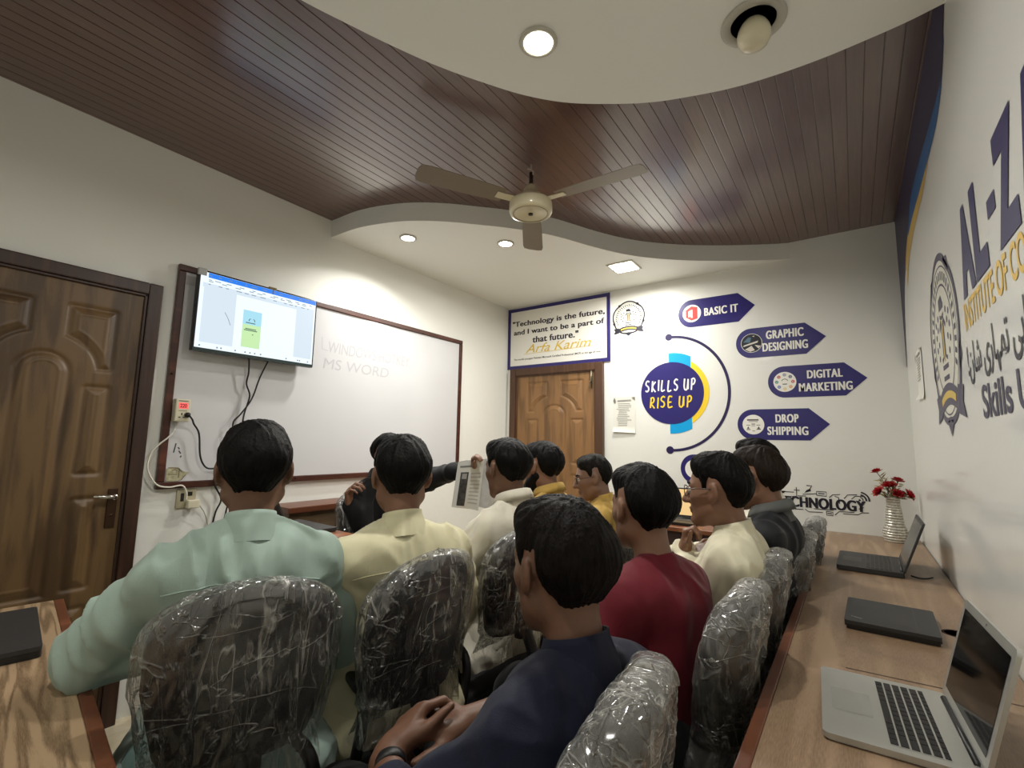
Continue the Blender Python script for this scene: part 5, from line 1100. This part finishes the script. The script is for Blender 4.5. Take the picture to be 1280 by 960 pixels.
person('G', 'person in a maroon shirt turned towards the front, beside the off-white shirt with glasses', (-.510, 1.364, 1.106), 32, -2, 0, hair=BLK, skin=SK2, shirt=C_MAR, trou=C_JEANS, h=.005, seed=7, kurta=False, collar='crew', sleeve=.62, fold=.006, hunch=.03, hkw=dict(top=.017, side=.006), **k)
k = simple('H'); k.update(le=(-.53, 1.60, .76), lw=(-.47, 1.735, .89), re=(-.64, 1.93, .80), rw=(-.50, 1.76, .925))
person('H', 'person in an off-white shirt with glasses in profile, hand at the chin', (-.39, 1.76, 1.136), 2, -3, 0, hair=BLK, skin=SK2, shirt=C_OFF, trou=C_OFF, h=.005, seed=8, glasses=True, hands={-1: ((nrm((.05, -.12, .98)), nrm((-.9, .3, .1)), nrm((.2, -.9, .1))), dict(curl=(60, 65, 45), s=.85))}, hunch=.015, hkw=dict(top=.024, side=.008, freq=1.2), **k)
k = simple('I')
person('I', 'person in a black top with brownish hair, behind the off-white shirt', (-.325, 2.16, 1.16), 12, -6, 0, hair=(34, 26, 21), skin=SK2, shirt=C_BLK, trou=C_JEANS, h=.006, seed=9, kurta=False, collar='fold', collar_mat=cloth_mat('grey_collar', (92, 94, 92)), hkw=dict(side=.004, top=.022), **k)
k = simple('J')
person('J', 'person in a white shirt mostly hidden behind the black top', (-.40, 2.58, 1.205), 10, 0, 0, hair=BLK, skin=SK1, shirt=C_WHITE, trou=C_WHITE, h=.007, seed=10, **k)
k = simple('K'); k.update(le=(-1.90, 1.98, 1.10), lw=(-1.675, 2.0, 1.145), re=(-2.08, 1.60, .86), rw=(-2.12, 1.545, .955))
person('K', 'presenter in a black suit holding out a newspaper under the white board', (-2.075, 1.75, 1.20), 180, -6, 0, hair=BLK, skin=SK2, shirt=C_SUIT, trou=C_SUIT, h=.006, seed=12, kurta=False, collar='fold', legs={1: (.40, .17, 0), -1: (.40, .20, 0)}, hands={-1: ((nrm((.15, -.25, .9)), nrm((-.75, -.5, .1)), nrm((-.4, .7, .2))), dict(curl=(45, 55, 35))), 1: ((nrm((.25, -.35, .45)), nrm((-.8, .2, .3)), nrm((.4, -.8, -.1))), dict(curl=(40, 50, 30)))}, **k)

# wristbands
fp = [o for o in bpy.data.objects if o.get('label', '').startswith('person in a navy')][0]
hp_ = [o for o in bpy.data.objects if o.get('label', '').startswith('person in an off-white')][0]
def wristband(o, w, e, m, name='wristband'):
    w, e = Vector(w), Vector(e); d = (e - w).normalized(); c = w + d * .028 - Vector(o.location); q = d.to_track_quat('Z', 'Y').to_matrix().to_4x4()
    MB().lathe([(.0255, -.010), (.029, -.009), (.030, 0), (.029, .009), (.0255, .010), (.0245, 0), (.0255, -.010)], M=Matrix.Translation(c) @ q).build(name, m, o)
M_BAND = mat('band_black', (20, 20, 21), rough=.45)
wristband(fp, (-.716, .637, .724), (-.58, .53, .70), M_BAND); wristband(hp_, (-.47, 1.735, .89), (-.53, 1.60, .76), M_BAND, 'watch')
# newspaper held out by the presenter
def newspaper():
    e = empty('newspaper', (-1.66, 1.93, 1.06), 0, 'white newspaper held out by the presenter beside the white shirt', 'newspaper')
    TL, TR, BL, BR = [Vector(p) for p in ((-1.70, 1.893, 1.182), (-1.60, 1.990, 1.196), (-1.738, 1.893, .948), (-1.630, 1.985, .925))]; o = Vector(e.location); n = (TR - TL).cross(BL - TL).normalized()
    if n.x < 0: n = -n
    def pt(a, b, w): return (TL * (1 - a) * (1 - b) + TR * a * (1 - b) + BL * (1 - a) * b + BR * a * b) + n * (w + .012 * sin(a * 5 + b) * b) - o
    nu, nv = 14, 18
    for k, (a0, a1, w, nm) in enumerate(((0, 1.0, 0, 'sheet'), (.10, 1.55, -.010, 'back_sheet'))):
        npmesh(nm, [pt(a0 + (a1 - a0) * i / (nu - 1), j / (nv - 1) * (1 if k == 0 else .93), w) for j in range(nv) for i in range(nu)], gridF(nu, nv), mat('newsprint', (206, 208, 206), rough=.8) if k == 0 else mat('newsprint_grey', (186, 188, 190), rough=.8, noise=.1, nscale=30), e)
    def patch(a0, a1, b0, b1, m, name, w=.0012):
        npmesh(name, [pt(a0 + (a1 - a0) * i / 5, b0 + (b1 - b0) * j / 9, w) for j in range(10) for i in range(6)], gridF(6, 10), m, e)
    patch(.16, .46, .24, .95, mat('news_photo', (58, 58, 60), rough=.7, noise=.5, nscale=60), 'photo'); patch(.22, .40, .27, .38, mat('news_pale', (150, 150, 150)), 'photo_face', .002)
    patch(.10, .55, .10, .14, mat('news_ink', (120, 122, 124)), 'headline')
    for k in range(9): patch(.56, .92, .26 + k * .075, .285 + k * .075, mat('news_text', (170, 172, 174)), 'text_line')
newspaper()
